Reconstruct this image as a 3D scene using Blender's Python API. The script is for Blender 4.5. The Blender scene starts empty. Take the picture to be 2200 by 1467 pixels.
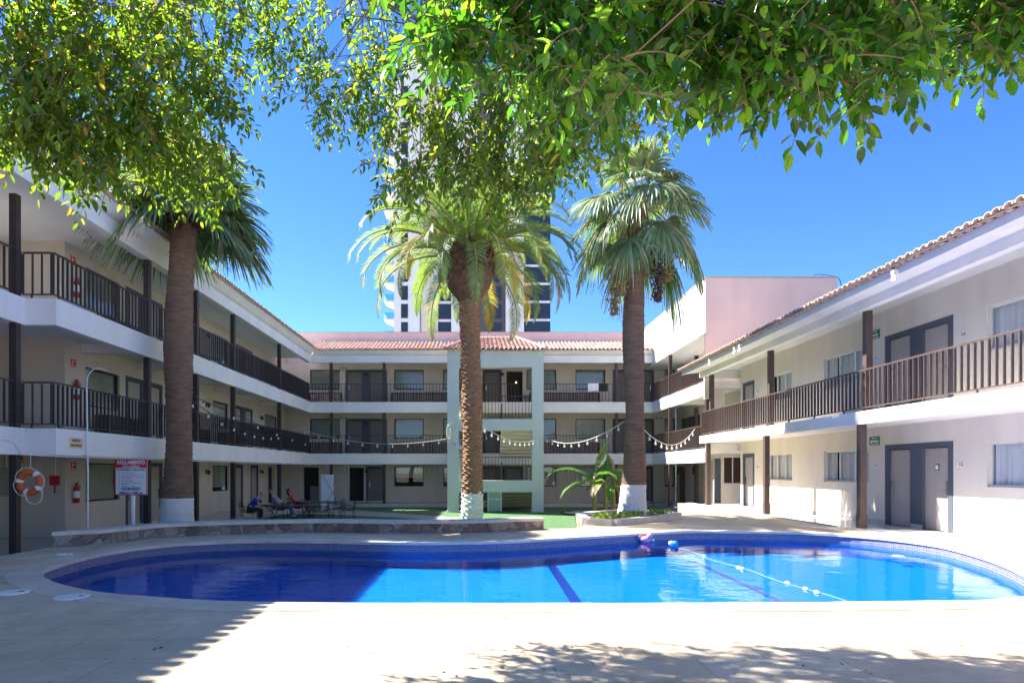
import bpy, bmesh, math, random
from mathutils import Vector, Matrix, noise
from mathutils.geometry import tessellate_polygon
S = bpy.context.scene
COL = S.collection
RAD = math.radians
PI = math.pi

# ------------------------------------------------------------------ camera, sky, sun, exposure
F, CX, CY, CAMZ = 1400.0, 1028.0, 1010.0, 1.98          # focal length and principal point in the 2200 px photograph
cam = bpy.data.cameras.new('camera'); cam_o = bpy.data.objects.new('camera', cam); COL.objects.link(cam_o)
cam_o.location = (0, 0, CAMZ); cam_o.rotation_euler = (RAD(90), 0, 0)
cam.sensor_width = 36.0; cam.lens = 36.0 * F / 2200
cam.shift_x = (1100 - CX) / 2200; cam.shift_y = (CY - 733.5) / 2200
cam.clip_start = 0.05; cam.clip_end = 2000
S.camera = cam_o
SUN = Vector((1.0, -0.45, -1.23)).normalized()
W = bpy.data.worlds.new('World'); S.world = W; W.use_nodes = True
nt = W.node_tree; nt.nodes.clear()
sky = nt.nodes.new('ShaderNodeTexSky'); sky.sky_type = 'NISHITA'; sky.sun_disc = False
sky.sun_elevation = math.asin(-SUN.z); sky.sun_rotation = math.atan2(-SUN.x, -SUN.y)
sky.altitude = 100; sky.air_density = 0.62; sky.dust_density = 0.0; sky.ozone_density = 3.0
bgn = nt.nodes.new('ShaderNodeBackground'); bgn.inputs[1].default_value = 0.092
outn = nt.nodes.new('ShaderNodeOutputWorld')
hs = nt.nodes.new('ShaderNodeHueSaturation'); hs.inputs['Saturation'].default_value = 1.22; hs.inputs['Hue'].default_value = 0.507; nt.links.new(sky.outputs[0], hs.inputs['Color']); nt.links.new(hs.outputs[0], bgn.inputs[0]); nt.links.new(bgn.outputs[0], outn.inputs[0])
sl = bpy.data.lights.new('sun', 'SUN'); sl.energy = 5.0; sl.angle = RAD(0.5); sl.color = (1.0, 0.95, 0.87)
so = bpy.data.objects.new('sun', sl); COL.objects.link(so); so.location = (-20, 10, 30)
so.rotation_euler = SUN.to_track_quat('-Z', 'Y').to_euler()
S.view_settings.view_transform = 'Standard'; S.view_settings.look = 'None'
S.view_settings.gamma = 1.0; S.view_settings.exposure = 2.0
try:
    S.cycles.max_bounces = 8; S.cycles.transparent_max_bounces = 12; S.cycles.caustics_reflective = False; S.cycles.caustics_refractive = False
except Exception: pass

# ------------------------------------------------------------------ helpers
def at(px, py, z):                     # photograph pixel -> point on the level plane z
    Y = F * (CAMZ - z) / (py - CY)
    return Vector(((px - CX) / F * Y, Y, z))
def atY(px, py, Y):                    # photograph pixel -> point on the upright plane at depth Y
    return Vector(((px - CX) / F * Y, Y, CAMZ - (py - CY) / F * Y))

class MB:
    def __init__(s): s.v = []; s.f = []; s.m = []
    def add(s, vs, fs, m=0):
        n = len(s.v); s.v += [tuple(p) for p in vs]
        for f in fs: s.f.append(tuple(i + n for i in f)); s.m.append(m)
    def box(s, x0, x1, y0, y1, z0, z1, m=0):
        if x0 > x1: x0, x1 = x1, x0
        if y0 > y1: y0, y1 = y1, y0
        if z0 > z1: z0, z1 = z1, z0
        s.add([(x0,y0,z0),(x1,y0,z0),(x1,y1,z0),(x0,y1,z0),(x0,y0,z1),(x1,y0,z1),(x1,y1,z1),(x0,y1,z1)],
              [(0,3,2,1),(4,5,6,7),(0,1,5,4),(1,2,6,5),(2,3,7,6),(3,0,4,7)], m)
    def quad(s, a, b, c, d, m=0): s.add([a, b, c, d], [(0,1,2,3)], m)
    def bar(s, p, q, w, h, up=(0,0,1), m=0):
        p = Vector(p); q = Vector(q); d = (q - p).normalized(); u = Vector(up)
        sd = d.cross(u)
        if sd.length < 1e-4: sd = Vector((1,0,0))
        sd.normalize(); u = sd.cross(d)
        a = sd * w / 2; b = u * h / 2
        s.add([p-a-b,p+a-b,p+a+b,p-a+b,q-a-b,q+a-b,q+a+b,q-a+b],
              [(0,3,2,1),(4,5,6,7),(0,1,5,4),(1,2,6,5),(2,3,7,6),(3,0,4,7)], m)
    def tube(s, path, r, n=6, m=0, cap=True):
        P = [Vector(p) for p in path]; k = len(P)
        rs = r if isinstance(r, (list, tuple)) else [r] * k
        T = []
        for i in range(k):
            t = P[min(i+1,k-1)] - P[max(i-1,0)]
            T.append(t.normalized() if t.length > 1e-9 else Vector((0,0,1)))
        u = T[0].orthogonal().normalized(); vs = []
        for i in range(k):
            u = (u - T[i] * u.dot(T[i]))
            u = u.normalized() if u.length > 1e-6 else T[i].orthogonal().normalized()
            w = T[i].cross(u)
            for j in range(n):
                a = 2*PI*j/n; vs.append(P[i] + (u*math.cos(a) + w*math.sin(a)) * rs[i])
        fs = []
        for i in range(k-1):
            for j in range(n):
                fs.append((i*n+j, i*n+(j+1)%n, (i+1)*n+(j+1)%n, (i+1)*n+j))
        if cap: fs.append(tuple(range(n-1,-1,-1))); fs.append(tuple((k-1)*n+j for j in range(n)))
        s.add(vs, fs, m)
    def lathe(s, prof, n=24, c=(0,0), m=0, cap=True, wob=None):
        vs = []; k = len(prof)
        for i,(r,z) in enumerate(prof):
            for j in range(n):
                a = 2*PI*j/n; rr = r * (wob(a,z) if wob else 1)
                vs.append((c[0]+rr*math.cos(a), c[1]+rr*math.sin(a), z))
        fs = [(i*n+j, i*n+(j+1)%n, (i+1)*n+(j+1)%n, (i+1)*n+j) for i in range(k-1) for j in range(n)]
        if cap: fs.append(tuple(range(n-1,-1,-1))); fs.append(tuple((k-1)*n+j for j in range(n)))
        s.add(vs, fs, m)
    def prism(s, poly, z0, z1, m=0):
        n = len(poly)
        s.add([(x,y,z0) for x,y in poly]+[(x,y,z1) for x,y in poly],
              [tuple(range(n-1,-1,-1)), tuple(range(n,2*n))]+[(i,(i+1)%n,n+(i+1)%n,n+i) for i in range(n)], m)
    def ball(s, c, r, n=10, m=0):
        c = Vector(c); r = (r,r,r) if not isinstance(r,(tuple,list)) else r
        k = n//2; vs = [c+Vector((0,0,-r[2]))]; fs = []
        for i in range(1,k):
            t = -PI/2+PI*i/k
            for j in range(n):
                a = 2*PI*j/n; vs.append(c+Vector((r[0]*math.cos(t)*math.cos(a), r[1]*math.cos(t)*math.sin(a), r[2]*math.sin(t))))
        vs.append(c+Vector((0,0,r[2]))); L = len(vs)-1
        for j in range(n): fs.append((0,1+(j+1)%n,1+j)); fs.append((L,1+(k-2)*n+j,1+(k-2)*n+(j+1)%n))
        for i in range(k-2):
            for j in range(n): fs.append((1+i*n+j,1+i*n+(j+1)%n,1+(i+1)*n+(j+1)%n,1+(i+1)*n+j))
        s.add(vs, fs, m)
    def mesh(s, name, mat):
        me = bpy.data.meshes.new(name); me.from_pydata(s.v, [], s.f)
        for mm in (mat if isinstance(mat,(list,tuple)) else [mat]): me.materials.append(mm)
        me.polygons.foreach_set('material_index', s.m); return me
    def build(s, name, mat, parent=None, smooth=False, loc=None, rz=0.0):
        me = s.mesh(name, mat)
        if smooth: me.polygons.foreach_set('use_smooth', [True]*len(me.polygons))
        me.update()
        o = bpy.data.objects.new(name, me); COL.objects.link(o)
        if parent is not None:
            o.parent = parent; off = WO.get(parent.name)
            if off is not None: o.location = -off
        if loc is not None: o.location = Vector(loc) + (o.location if parent is not None and WO.get(parent.name) is not None else Vector())
        o.rotation_euler = (0,0,rz)
        return o
WO = {}
def thing(name, label, cat, loc=(0,0,0), group=None, rz=0.0, local=False, kind=None):
    o = bpy.data.objects.new(name, None); COL.objects.link(o); o.empty_display_size = 0.2
    o.location = loc; o.rotation_euler = (0,0,rz); tag(o, label, cat, group, kind)
    if not local: WO[o.name] = Vector(loc)
    return o
def tag(o, label, cat, group=None, kind=None):
    o['label'] = label; o['category'] = cat
    if group: o['group'] = group
    if kind: o['kind'] = kind
    return o
def struct(o, label=None, cat=None):
    o['kind'] = 'structure'
    if label: o['label'] = label
    if cat: o['category'] = cat
    return o
def kids(o): return [c for c in COL.objects if c.parent == o]
CH = {}
def copy_tree(o, parent=None):
    c = o.copy(); COL.objects.link(c)
    if parent is not None: c.parent = parent
    for ch in [x for x in bpy.data.objects if x.parent == o and x != c]: copy_tree(ch, c)
    return c
def smooth_closed(pts, per=8):
    n = len(pts); out = []
    for i in range(n):
        p0,p1,p2,p3 = (Vector(pts[(i+k-1)%n]) for k in range(4))
        for j in range(per):
            t = j/per
            out.append(0.5*((2*p1)+(p2-p0)*t+(2*p0-5*p1+4*p2-p3)*t*t+(3*p1-p0-3*p2+p3)*t**3))
    return out
def smooth_open(pts, per=6):
    P = [Vector(p) for p in pts]; P = [2*P[0]-P[1]] + P + [2*P[-1]-P[-2]]; out = []
    for i in range(1, len(P)-2):
        p0,p1,p2,p3 = P[i-1],P[i],P[i+1],P[i+2]
        for j in range(per):
            t = j/per
            out.append(0.5*((2*p1)+(p2-p0)*t+(2*p0-5*p1+4*p2-p3)*t*t+(3*p1-p0-3*p2+p3)*t**3))
    out.append(P[-2]); return out
def text(name, body, size, mat, parent, loc, rot=(RAD(90),0,0), align='CENTER', bold=0.0, sx=1.0, ext=0.0015):
    c = bpy.data.curves.new(name, 'FONT'); c.body = body; c.size = size; c.align_x = align; c.align_y = 'CENTER'
    c.extrude = ext; c.offset = bold; c.materials.append(mat)
    o = bpy.data.objects.new(name, c); COL.objects.link(o); o.parent = parent
    off = WO.get(parent.name) if parent else None
    o.location = Vector(loc) - (off if off is not None else Vector()); o.rotation_euler = rot; o.scale = (sx,1,1)
    return o

# ------------------------------------------------------------------ materials
def M(name, col, rough=0.8, bump=0.0, bscale=30, var=0.0, vscale=3, metal=0.0, spec=0.5, col2=None, stretch=None, detail=4, dist=0.02):
    m = bpy.data.materials.new(name); m.use_nodes = True; t = m.node_tree; b = t.nodes['Principled BSDF']
    b.inputs['Base Color'].default_value = (*col,1); b.inputs['Roughness'].default_value = rough
    b.inputs['Metallic'].default_value = metal
    b.inputs['Specular IOR Level'].default_value = spec
    co = t.nodes.new('ShaderNodeTexCoord')
    src = co.outputs['Object']
    if stretch:
        mp = t.nodes.new('ShaderNodeMapping'); mp.inputs['Scale'].default_value = stretch
        t.links.new(src, mp.inputs[0]); src = mp.outputs[0]
    if var > 0 or col2:
        n = t.nodes.new('ShaderNodeTexNoise'); n.inputs['Scale'].default_value = vscale; n.inputs['Detail'].default_value = 8; n.inputs['Roughness'].default_value = 0.65
        t.links.new(src, n.inputs['Vector'])
        r = t.nodes.new('ShaderNodeValToRGB'); r.color_ramp.elements[0].position = 0.3; r.color_ramp.elements[1].position = 0.7
        c2 = col2 or tuple(min(1,c*(1+var)) for c in col); c1 = col if col2 else tuple(c*(1-var) for c in col)
        r.color_ramp.elements[0].color = (*c1,1); r.color_ramp.elements[1].color = (*c2,1)
        t.links.new(n.outputs[0], r.inputs[0]); t.links.new(r.outputs[0], b.inputs['Base Color'])
    if bump > 0:
        n = t.nodes.new('ShaderNodeTexNoise'); n.inputs['Scale'].default_value = bscale; n.inputs['Detail'].default_value = detail
        t.links.new(src, n.inputs['Vector'])
        bp = t.nodes.new('ShaderNodeBump'); bp.inputs['Strength'].default_value = bump; bp.inputs['Distance'].default_value = dist
        t.links.new(n.outputs[0], bp.inputs['Height']); t.links.new(bp.outputs[0], b.inputs['Normal'])
    return m
def stucco(name, col, var=0.10, bump=0.35):
    """Painted render: fine grain, broad cloudy weathering and faint vertical rain streaks."""
    m = bpy.data.materials.new(name); m.use_nodes = True; t = m.node_tree; b = t.nodes['Principled BSDF']
    N = t.nodes.new; Lk = t.links.new
    b.inputs['Roughness'].default_value = 0.9; b.inputs['Specular IOR Level'].default_value = 0.25
    co = N('ShaderNodeTexCoord')
    n1 = N('ShaderNodeTexNoise'); n1.inputs['Scale'].default_value = 0.9; n1.inputs['Detail'].default_value = 6; Lk(co.outputs['Object'], n1.inputs['Vector'])
    mp = N('ShaderNodeMapping'); mp.inputs['Scale'].default_value = (1.6,1.6,0.3); Lk(co.outputs['Object'], mp.inputs[0])
    n2 = N('ShaderNodeTexNoise'); n2.inputs['Scale'].default_value = 1.0; n2.inputs['Detail'].default_value = 5; Lk(mp.outputs[0], n2.inputs['Vector'])
    mx = N('ShaderNodeMath'); mx.operation = 'ADD'; Lk(n1.outputs[0], mx.inputs[0]); Lk(n2.outputs[0], mx.inputs[1])
    r = N('ShaderNodeValToRGB'); r.color_ramp.elements[0].position = 0.36; r.color_ramp.elements[1].position = 0.62
    hf = N('ShaderNodeMath'); hf.operation = 'MULTIPLY'; hf.inputs[1].default_value = 0.5; Lk(mx.outputs[0], hf.inputs[0]); Lk(hf.outputs[0], r.inputs[0])
    r.color_ramp.elements[0].color = (*(c*(1-var*.9) for c in col),1); r.color_ramp.elements[1].color = (*(min(.95,c*(1+var*0.4)) for c in col),1)
    Lk(r.outputs[0], b.inputs['Base Color'])
    n3 = N('ShaderNodeTexNoise'); n3.inputs['Scale'].default_value = 45; n3.inputs['Detail'].default_value = 5; n3.inputs['Roughness'].default_value = 0.7; Lk(co.outputs['Object'], n3.inputs['Vector'])
    bp = N('ShaderNodeBump'); bp.inputs['Strength'].default_value = bump; bp.inputs['Distance'].default_value = 0.02; Lk(n3.outputs[0], bp.inputs['Height']); Lk(bp.outputs[0], b.inputs['Normal'])
    return m
def leafmat(name, col, trans, mixf=0.45, rough=0.45):
    m = bpy.data.materials.new(name); m.use_nodes = True; t = m.node_tree; b = t.nodes['Principled BSDF']
    b.inputs['Base Color'].default_value = (*col,1); b.inputs['Roughness'].default_value = rough
    g = t.nodes.new('ShaderNodeTexNoise'); g.inputs['Scale'].default_value = 2.5; co = t.nodes.new('ShaderNodeTexCoord'); t.links.new(co.outputs['Object'], g.inputs['Vector'])
    r = t.nodes.new('ShaderNodeValToRGB'); r.color_ramp.elements[0].position=.35; r.color_ramp.elements[1].position=.65
    r.color_ramp.elements[0].color = (*(c*.75 for c in col),1); r.color_ramp.elements[1].color = (*(c*1.25 for c in col),1)
    t.links.new(g.outputs[0], r.inputs[0]); t.links.new(r.outputs[0], b.inputs['Base Color'])
    tr = t.nodes.new('ShaderNodeBsdfTranslucent'); tr.inputs[0].default_value = (*trans,1)
    mx = t.nodes.new('ShaderNodeMixShader'); mx.inputs[0].default_value = mixf
    o = t.nodes['Material Output']
    t.links.new(b.outputs[0], mx.inputs[1]); t.links.new(tr.outputs[0], mx.inputs[2]); t.links.new(mx.outputs[0], o.inputs[0])
    return m
def glassmat(name, tint=(.9,.95,1), ior=1.5, rough=0.02, gain=1.0):
    m = bpy.data.materials.new(name); m.use_nodes = True; t = m.node_tree; t.nodes.remove(t.nodes['Principled BSDF'])
    tp = t.nodes.new('ShaderNodeBsdfTransparent'); tp.inputs[0].default_value = (*tint,1)
    gl = t.nodes.new('ShaderNodeBsdfGlossy'); gl.inputs['Roughness'].default_value = rough
    fr = t.nodes.new('ShaderNodeFresnel'); fr.inputs[0].default_value = ior
    mu = t.nodes.new('ShaderNodeMath'); mu.operation = 'MULTIPLY'; mu.inputs[1].default_value = gain; mu.use_clamp = True
    mx = t.nodes.new('ShaderNodeMixShader'); t.links.new(fr.outputs[0], mu.inputs[0]); t.links.new(mu.outputs[0], mx.inputs[0])
    t.links.new(tp.outputs[0], mx.inputs[1]); t.links.new(gl.outputs[0], mx.inputs[2]); t.links.new(mx.outputs[0], t.nodes['Material Output'].inputs[0])
    return m
def brickmat(name, c1, c2, mortar, bw, bh, ms, rough=0.6, offset=0.5, bump=0.3, noise_amt=0.15, rot=(0,0,0), nscale=4, spec=0.5, rowscale=1.0):
    m = bpy.data.materials.new(name); m.use_nodes = True; t = m.node_tree; b = t.nodes['Principled BSDF']; N = t.nodes.new; Lk = t.links.new
    b.inputs['Roughness'].default_value = rough; b.inputs['Specular IOR Level'].default_value = spec
    co = N('ShaderNodeTexCoord'); mp = N('ShaderNodeMapping'); mp.inputs['Rotation'].default_value = rot; Lk(co.outputs['Object'], mp.inputs[0])
    br = N('ShaderNodeTexBrick'); br.offset = offset; br.inputs['Scale'].default_value = 1.0
    br.inputs['Brick Width'].default_value = bw; br.inputs['Row Height'].default_value = bh; br.inputs['Mortar Size'].default_value = ms
    br.inputs['Color1'].default_value = (*c1,1); br.inputs['Color2'].default_value = (*c2,1); br.inputs['Mortar'].default_value = (*mortar,1)
    Lk(mp.outputs[0], br.inputs['Vector'])
    n = N('ShaderNodeTexNoise'); n.inputs['Scale'].default_value = nscale; n.inputs['Detail'].default_value = 9; n.inputs['Roughness'].default_value = .7; Lk(co.outputs['Object'], n.inputs['Vector'])
    rp = N('ShaderNodeValToRGB'); rp.color_ramp.elements[0].position=.3; rp.color_ramp.elements[1].position=.7
    rp.color_ramp.elements[0].color = (1-noise_amt,)*3+(1,); rp.color_ramp.elements[1].color = (1,1,1,1); Lk(n.outputs[0], rp.inputs[0])
    mx = N('ShaderNodeMix'); mx.data_type = 'RGBA'; mx.blend_type = 'MULTIPLY'; mx.inputs[0].default_value = 1.0
    Lk(br.outputs['Color'], mx.inputs[6]); Lk(rp.outputs[0], mx.inputs[7]); Lk(mx.outputs[2], b.inputs['Base Color'])
    bp = N('ShaderNodeBump'); bp.inputs['Strength'].default_value = bump; bp.inputs['Distance'].default_value = .01; bp.invert = True
    Lk(br.outputs['Fac'], bp.inputs['Height']); Lk(bp.outputs[0], b.inputs['Normal'])
    return m

WALL = stucco('wall_stucco', (.57,.51,.435))
WHITE = stucco('white_stucco', (.80,.78,.755), .08)
SOFFIT = stucco('soffit_paint', (.70,.68,.66), .04)
WALLR = stucco('wall_stucco_bounce_lit', (.70,.64,.56))  # right wing copy of the wall stucco, bounced sunlight brightened into its colour
PINK = stucco('pink_stucco', (.74,.54,.49), .07)
SAGE = stucco('sage_stucco', (.60,.635,.61), .05)
CREAM = stucco('cream_stucco', (.66,.64,.52), .05)
BROWN = M('brown_paint', (.045,.028,.026), .55, var=.25, vscale=5, bump=.1)
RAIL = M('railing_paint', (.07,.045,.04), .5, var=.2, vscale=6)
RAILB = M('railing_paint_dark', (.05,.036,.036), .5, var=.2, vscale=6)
DOORM = M('door_wood', (.36,.325,.305), .6, var=.10, vscale=4, stretch=(6,6,.6), bump=.12, bscale=8)
DOORD = M('door_wood_dark', (.16,.145,.14), .6, var=.10, vscale=4, stretch=(6,6,.6), bump=.12, bscale=8)
BROWNDOOR = M('brown_door_wood', (.17,.07,.035), .5, var=.3, vscale=5, stretch=(8,8,.6))
FRAMEB = stucco('blue_grey_paint', (.085,.10,.13), .08, .2)
ALU = M('aluminium', (.72,.72,.72), .4, metal=.2)
DARKFR = M('dark_window_frame', (.02,.02,.022), .4)
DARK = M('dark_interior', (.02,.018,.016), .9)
CHROME = M('steel_handle', (.55,.55,.55), .25, metal=1)
BLACKP = M('black_plastic', (.015,.015,.017), .4)
BLIND = M('grey_blind', (.46,.48,.45), .8, var=.08, vscale=2)
BLINDL = M('light_blind', (.52,.54,.50), .8, var=.08, vscale=2)
CURT = M('curtain_cloth', (.78,.77,.75), .9, var=.10, vscale=3, stretch=(6,6,.3))
GLASS = glassmat('window_glass', (.86,.92,.9), 1.5, .01, 1.6)
GLASSC = glassmat('clear_glass', (.95,.97,.97), 1.45, .01, .5)
FLOORT = brickmat('corridor_tiles', (.52,.49,.46), (.48,.45,.42), (.40,.37,.34), .6, .6, .006, .18, 0.0, .15, .10)
WALKR = brickmat('polished_tiles', (.66,.63,.60), (.63,.60,.57), (.52,.49,.46), .6, .6, .006, .16, 0.0, .1, .08)
TILE = M('roof_clay', (.50,.255,.19), .85, var=.35, vscale=7, bump=.3, bscale=25, col2=(.62,.42,.35))
TILEP = M('roof_clay_pale', (.44,.34,.29), .9, var=.35, vscale=7, bump=.3, bscale=25, col2=(.60,.47,.40))
WHITEPAINT = M('white_paint', (.80,.80,.80), .5)
PLATE = M('white_plate', (.75,.75,.74), .5)
INK = M('dark_ink', (.02,.02,.03), .6)
INKBLUE = M('blue_ink', (.03,.045,.22), .6)
REDP = M('red_paint', (.42,.02,.02), .4)
REDSIGN = M('red_sign', (.55,.035,.04), .5)
GREENSIGN = M('green_sign', (.0,.13,.065), .5)
YELLOWS = M('yellow_sign', (.70,.48,.06), .5)
CREAMS = M('cream_sign', (.72,.55,.30), .6, var=.06)
BARK = M('tree_bark', (.20,.155,.12), .95, bump=.8, bscale=14, var=.3, vscale=6)

# ------------------------------------------------------------------ ground, deck, pool
ZD, ZL, ZW = 0.42, -0.20, 0.22          # deck, lawn, water level
m = MB(); m.quad((-600,-600,-1.2),(600,-600,-1.2),(600,900,-1.2),(-600,900,-1.2))
struct(m.build('ground', M('bare_ground', (.30,.26,.21), .95, var=.2, vscale=.2)), 'bare ground far around the hotel', 'ground')
DECKM = brickmat('travertine', (.76,.625,.45), (.72,.585,.41), (.44,.36,.26), 1.2, .6, .006, .55, .5, .25, .32, nscale=1.3, spec=.35)
_t=DECKM.node_tree; _b=_t.nodes['Principled BSDF']; _src=_b.inputs['Base Color'].links[0].from_socket   # pits and stains of the stone
_co=_t.nodes.new('ShaderNodeTexCoord'); _n=_t.nodes.new('ShaderNodeTexNoise'); _n.inputs['Scale'].default_value=16; _n.inputs['Detail'].default_value=3; _t.links.new(_co.outputs['Object'],_n.inputs['Vector'])
_r=_t.nodes.new('ShaderNodeValToRGB'); _r.color_ramp.elements[0].position=.66; _r.color_ramp.elements[1].position=.73; _r.color_ramp.elements[0].color=(1,1,1,1); _r.color_ramp.elements[1].color=(.62,.52,.42,1); _t.links.new(_n.outputs[0],_r.inputs[0])
_m=_t.nodes.new('ShaderNodeMix'); _m.data_type='RGBA'; _m.blend_type='MULTIPLY'; _m.inputs[0].default_value=1; _t.links.new(_src,_m.inputs[6]); _t.links.new(_r.outputs[0],_m.inputs[7])
_n2=_t.nodes.new('ShaderNodeTexNoise'); _n2.inputs['Scale'].default_value=.55; _n2.inputs['Detail'].default_value=7; _n2.inputs['Roughness'].default_value=.7; _t.links.new(_co.outputs['Object'],_n2.inputs['Vector'])
_r2=_t.nodes.new('ShaderNodeValToRGB'); _r2.color_ramp.elements[0].position=.38; _r2.color_ramp.elements[1].position=.58; _r2.color_ramp.elements[0].color=(.88,.81,.74,1); _r2.color_ramp.elements[1].color=(1,1,1,1); _t.links.new(_n2.outputs[0],_r2.inputs[0])
_m2=_t.nodes.new('ShaderNodeMix'); _m2.data_type='RGBA'; _m2.blend_type='MULTIPLY'; _m2.inputs[0].default_value=1; _t.links.new(_m.outputs[2],_m2.inputs[6]); _t.links.new(_r2.outputs[0],_m2.inputs[7]); _t.links.new(_m2.outputs[2],_b.inputs['Base Color'])
COPING = brickmat('coping_stone', (.66,.62,.58), (.62,.58,.54), (.42,.38,.34), .6, 3, .004, .6, 0.0, .2, .22, nscale=3)
pool_px = [(86,1236),(100,1247),(140,1260),(200,1272),(300,1282),(420,1290),(560,1295),(750,1297.5),(950,1298),(1150,1298),(1400,1297.5),(1650,1296.5),(1850,1295),(2000,1293),(2110,1291),(2180,1286.5),
           (2240,1277),(2264,1263),(2245,1249),(2200,1231),(2165,1214.5),(2100,1191.5),(2000,1168),(1850,1151),(1700,1143.5),(1580,1141.5),(1480,1141),(1390,1145),(1250,1153.5),(1100,1162),(980,1165),(850,1165.5),(700,1162.5),(550,1161.5),(420,1166),(310,1175),(200,1193),(120,1214),(90,1226)]
pool0 = [at(x,y,ZD).xy for x,y in pool_px]
POOL = [Vector((p.x,p.y)) for p in smooth_closed([(p.x,p.y,0) for p in pool0], 6)]
def area(P): return sum(P[i].x*P[(i+1)%len(P)].y-P[(i+1)%len(P)].x*P[i].y for i in range(len(P)))/2
if area(POOL) < 0: POOL.reverse()
def offset(P, d):
    out = []; n = len(P)
    for i in range(n):
        t = (P[(i+1)%n]-P[i-1]); t.normalize(); out.append(P[i]+Vector((t.y,-t.x))*d)
    return out
COP_OUT = offset(POOL, .42)
deck_outer = [Vector(p) for p in [(-8.7,-8),(9.86,-8),(9.86,29.7),(10.3,29.7),(10.3,31.5),(9.6,31.5),(7.3,22.7),(5.2,23.0),(3.1,20.6),(3.0,18.3),(2.5,17.5),(1.75,17.45),(-.1,16.65),(-2.1,16.45),(-3.85,16.65),(-5.4,16.35),(-7.1,15.55),(-8.0,14.0),(-8.7,13.6)]]
def sheet(name, loops, z, mat, skirt=0.0):
    tri = tessellate_polygon([[Vector((p.x,p.y,0)) for p in L] for L in loops]); m = MB()
    allp = [p for L in loops for p in L]; fs = []
    for a,b,c in tri:
        A,B,C = allp[a],allp[b],allp[c]
        fs.append((a,b,c) if (B-A).cross(C-A) > 0 else (a,c,b))
    m.add([(p.x,p.y,z) for p in allp], fs)
    if skirt:
        L = loops[0]; n = len(L)
        for i in range(n):
            a,b = L[i],L[(i+1)%n]; m.quad((a.x,a.y,z),(b.x,b.y,z),(b.x,b.y,z-skirt),(a.x,a.y,z-skirt))
    return m.build(name, mat)
struct(sheet('pool_deck', [deck_outer, COP_OUT], ZD, DECKM, .9), 'pale travertine paving round the swimming pool', 'pool deck')
# polished floor of the right hand walkway, one step up
m = MB(); m.box(9.85,12.3,-8,29.7,-.9,.46)
struct(m.build('walkway', WALKR), 'polished pale tile walkway under the two storey gallery', 'walkway')
m = MB(); m.box(10.3,16,29.7,38.6,-.9,.02);
m.box(-9.8,16,38.6,41,-.9,0); m.box(-16,-9.8,-8,41,-.9,.03); m.box(-9.799,-8.6,-8,16,-.9,.027)
struct(m.build('corridor_floor', FLOORT), 'grey tiled floor of the ground level corridors', 'floor')
GRASS = M('artificial_grass', (.075,.17,.06), .95, var=.25, vscale=5, bump=.8, bscale=180, dist=.03)
m = MB(); m.quad((-9.8,15,ZL),(10.3,15,ZL),(10.3,38.6,ZL),(-9.8,38.6,ZL))
struct(m.build('lawn', GRASS), 'flat green artificial lawn before the back building', 'lawn')
PATHM = brickmat('path_tiles', (.46,.43,.40), (.43,.40,.37), (.33,.30,.27), .5, .5, .006, .4, 0.0, .2, .15)
m = MB(); pts = [at(x,y,ZL+.004) for x,y in [(560,1092),(700,1092),(770,1096),(1010,1113),(1000,1124),(890,1113),(700,1104),(560,1104)]]
m.add(pts, [tuple(range(len(pts)))]); 
struct(m.build('path', PATHM), 'grey tiled path crossing the lawn', 'path')

pool = thing('swimming_pool', 'free form blue tiled swimming pool in the pale deck', 'swimming pool', (0,14,0), kind='thing')
n = len(POOL); m = MB(); O2 = COP_OUT; I2 = offset(POOL, -.03); u = 0
def ringband(m, A, za, B, zb, mi=0):
    k = len(A); b0 = len(m.v)
    m.v += [(p.x,p.y,za) for p in A]+[(p.x,p.y,zb) for p in B]
    for i in range(k):
        j = (i+1)%k; m.f.append((b0+i,b0+j,b0+k+j,b0+k+i)); m.m.append(mi)
# coping stones, about 0.6 m long each with open joints
seg = 0.0; stones = []; cur = [0]
for i in range(1,n+1):
    seg += (POOL[i%n]-POOL[i-1]).length
    cur.append(i)
    if seg > .62 or i == n:
        stones.append(cur); cur = [i]; seg = 0.0
for st in stones:
    A = [I2[i%n].copy() for i in st]; B = [O2[i%n].copy() for i in st]
    for L in (A,B):
        d0 = (L[1]-L[0]); d0 = d0.normalized()*.0035; d1 = (L[-1]-L[-2]).normalized()*.0035; L[0] += d0; L[-1] -= d1
    zt = ZD+.012+random.Random(st[0]).uniform(-.002,.002); k = len(A); b0 = len(m.v)
    m.v += [(p.x,p.y,zt) for p in A]+[(p.x,p.y,zt) for p in B]+[(p.x,p.y,zt-.06) for p in A]+[(p.x,p.y,zt-.06) for p in B]
    for i in range(k-1):
        for q in ((i,k+i,k+i+1,i+1),(2*k+i,i,i+1,2*k+i+1),(k+i,3*k+i,3*k+i+1,k+i+1)): m.f.append(tuple(b0+z for z in q)); m.m.append(0)
    for q in ((0,2*k,3*k,k),(k-1,2*k-1,4*k-1,3*k-1)): m.f.append(tuple(b0+z for z in q)); m.m.append(0)
ringband(m, O2, ZD-.02, I2, ZD-.02)
COPST = M('coping_travertine', (.64,.54,.42), .6, var=.16, vscale=1.7, bump=.15, bscale=20)
m.build('coping', COPST, pool)
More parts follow.
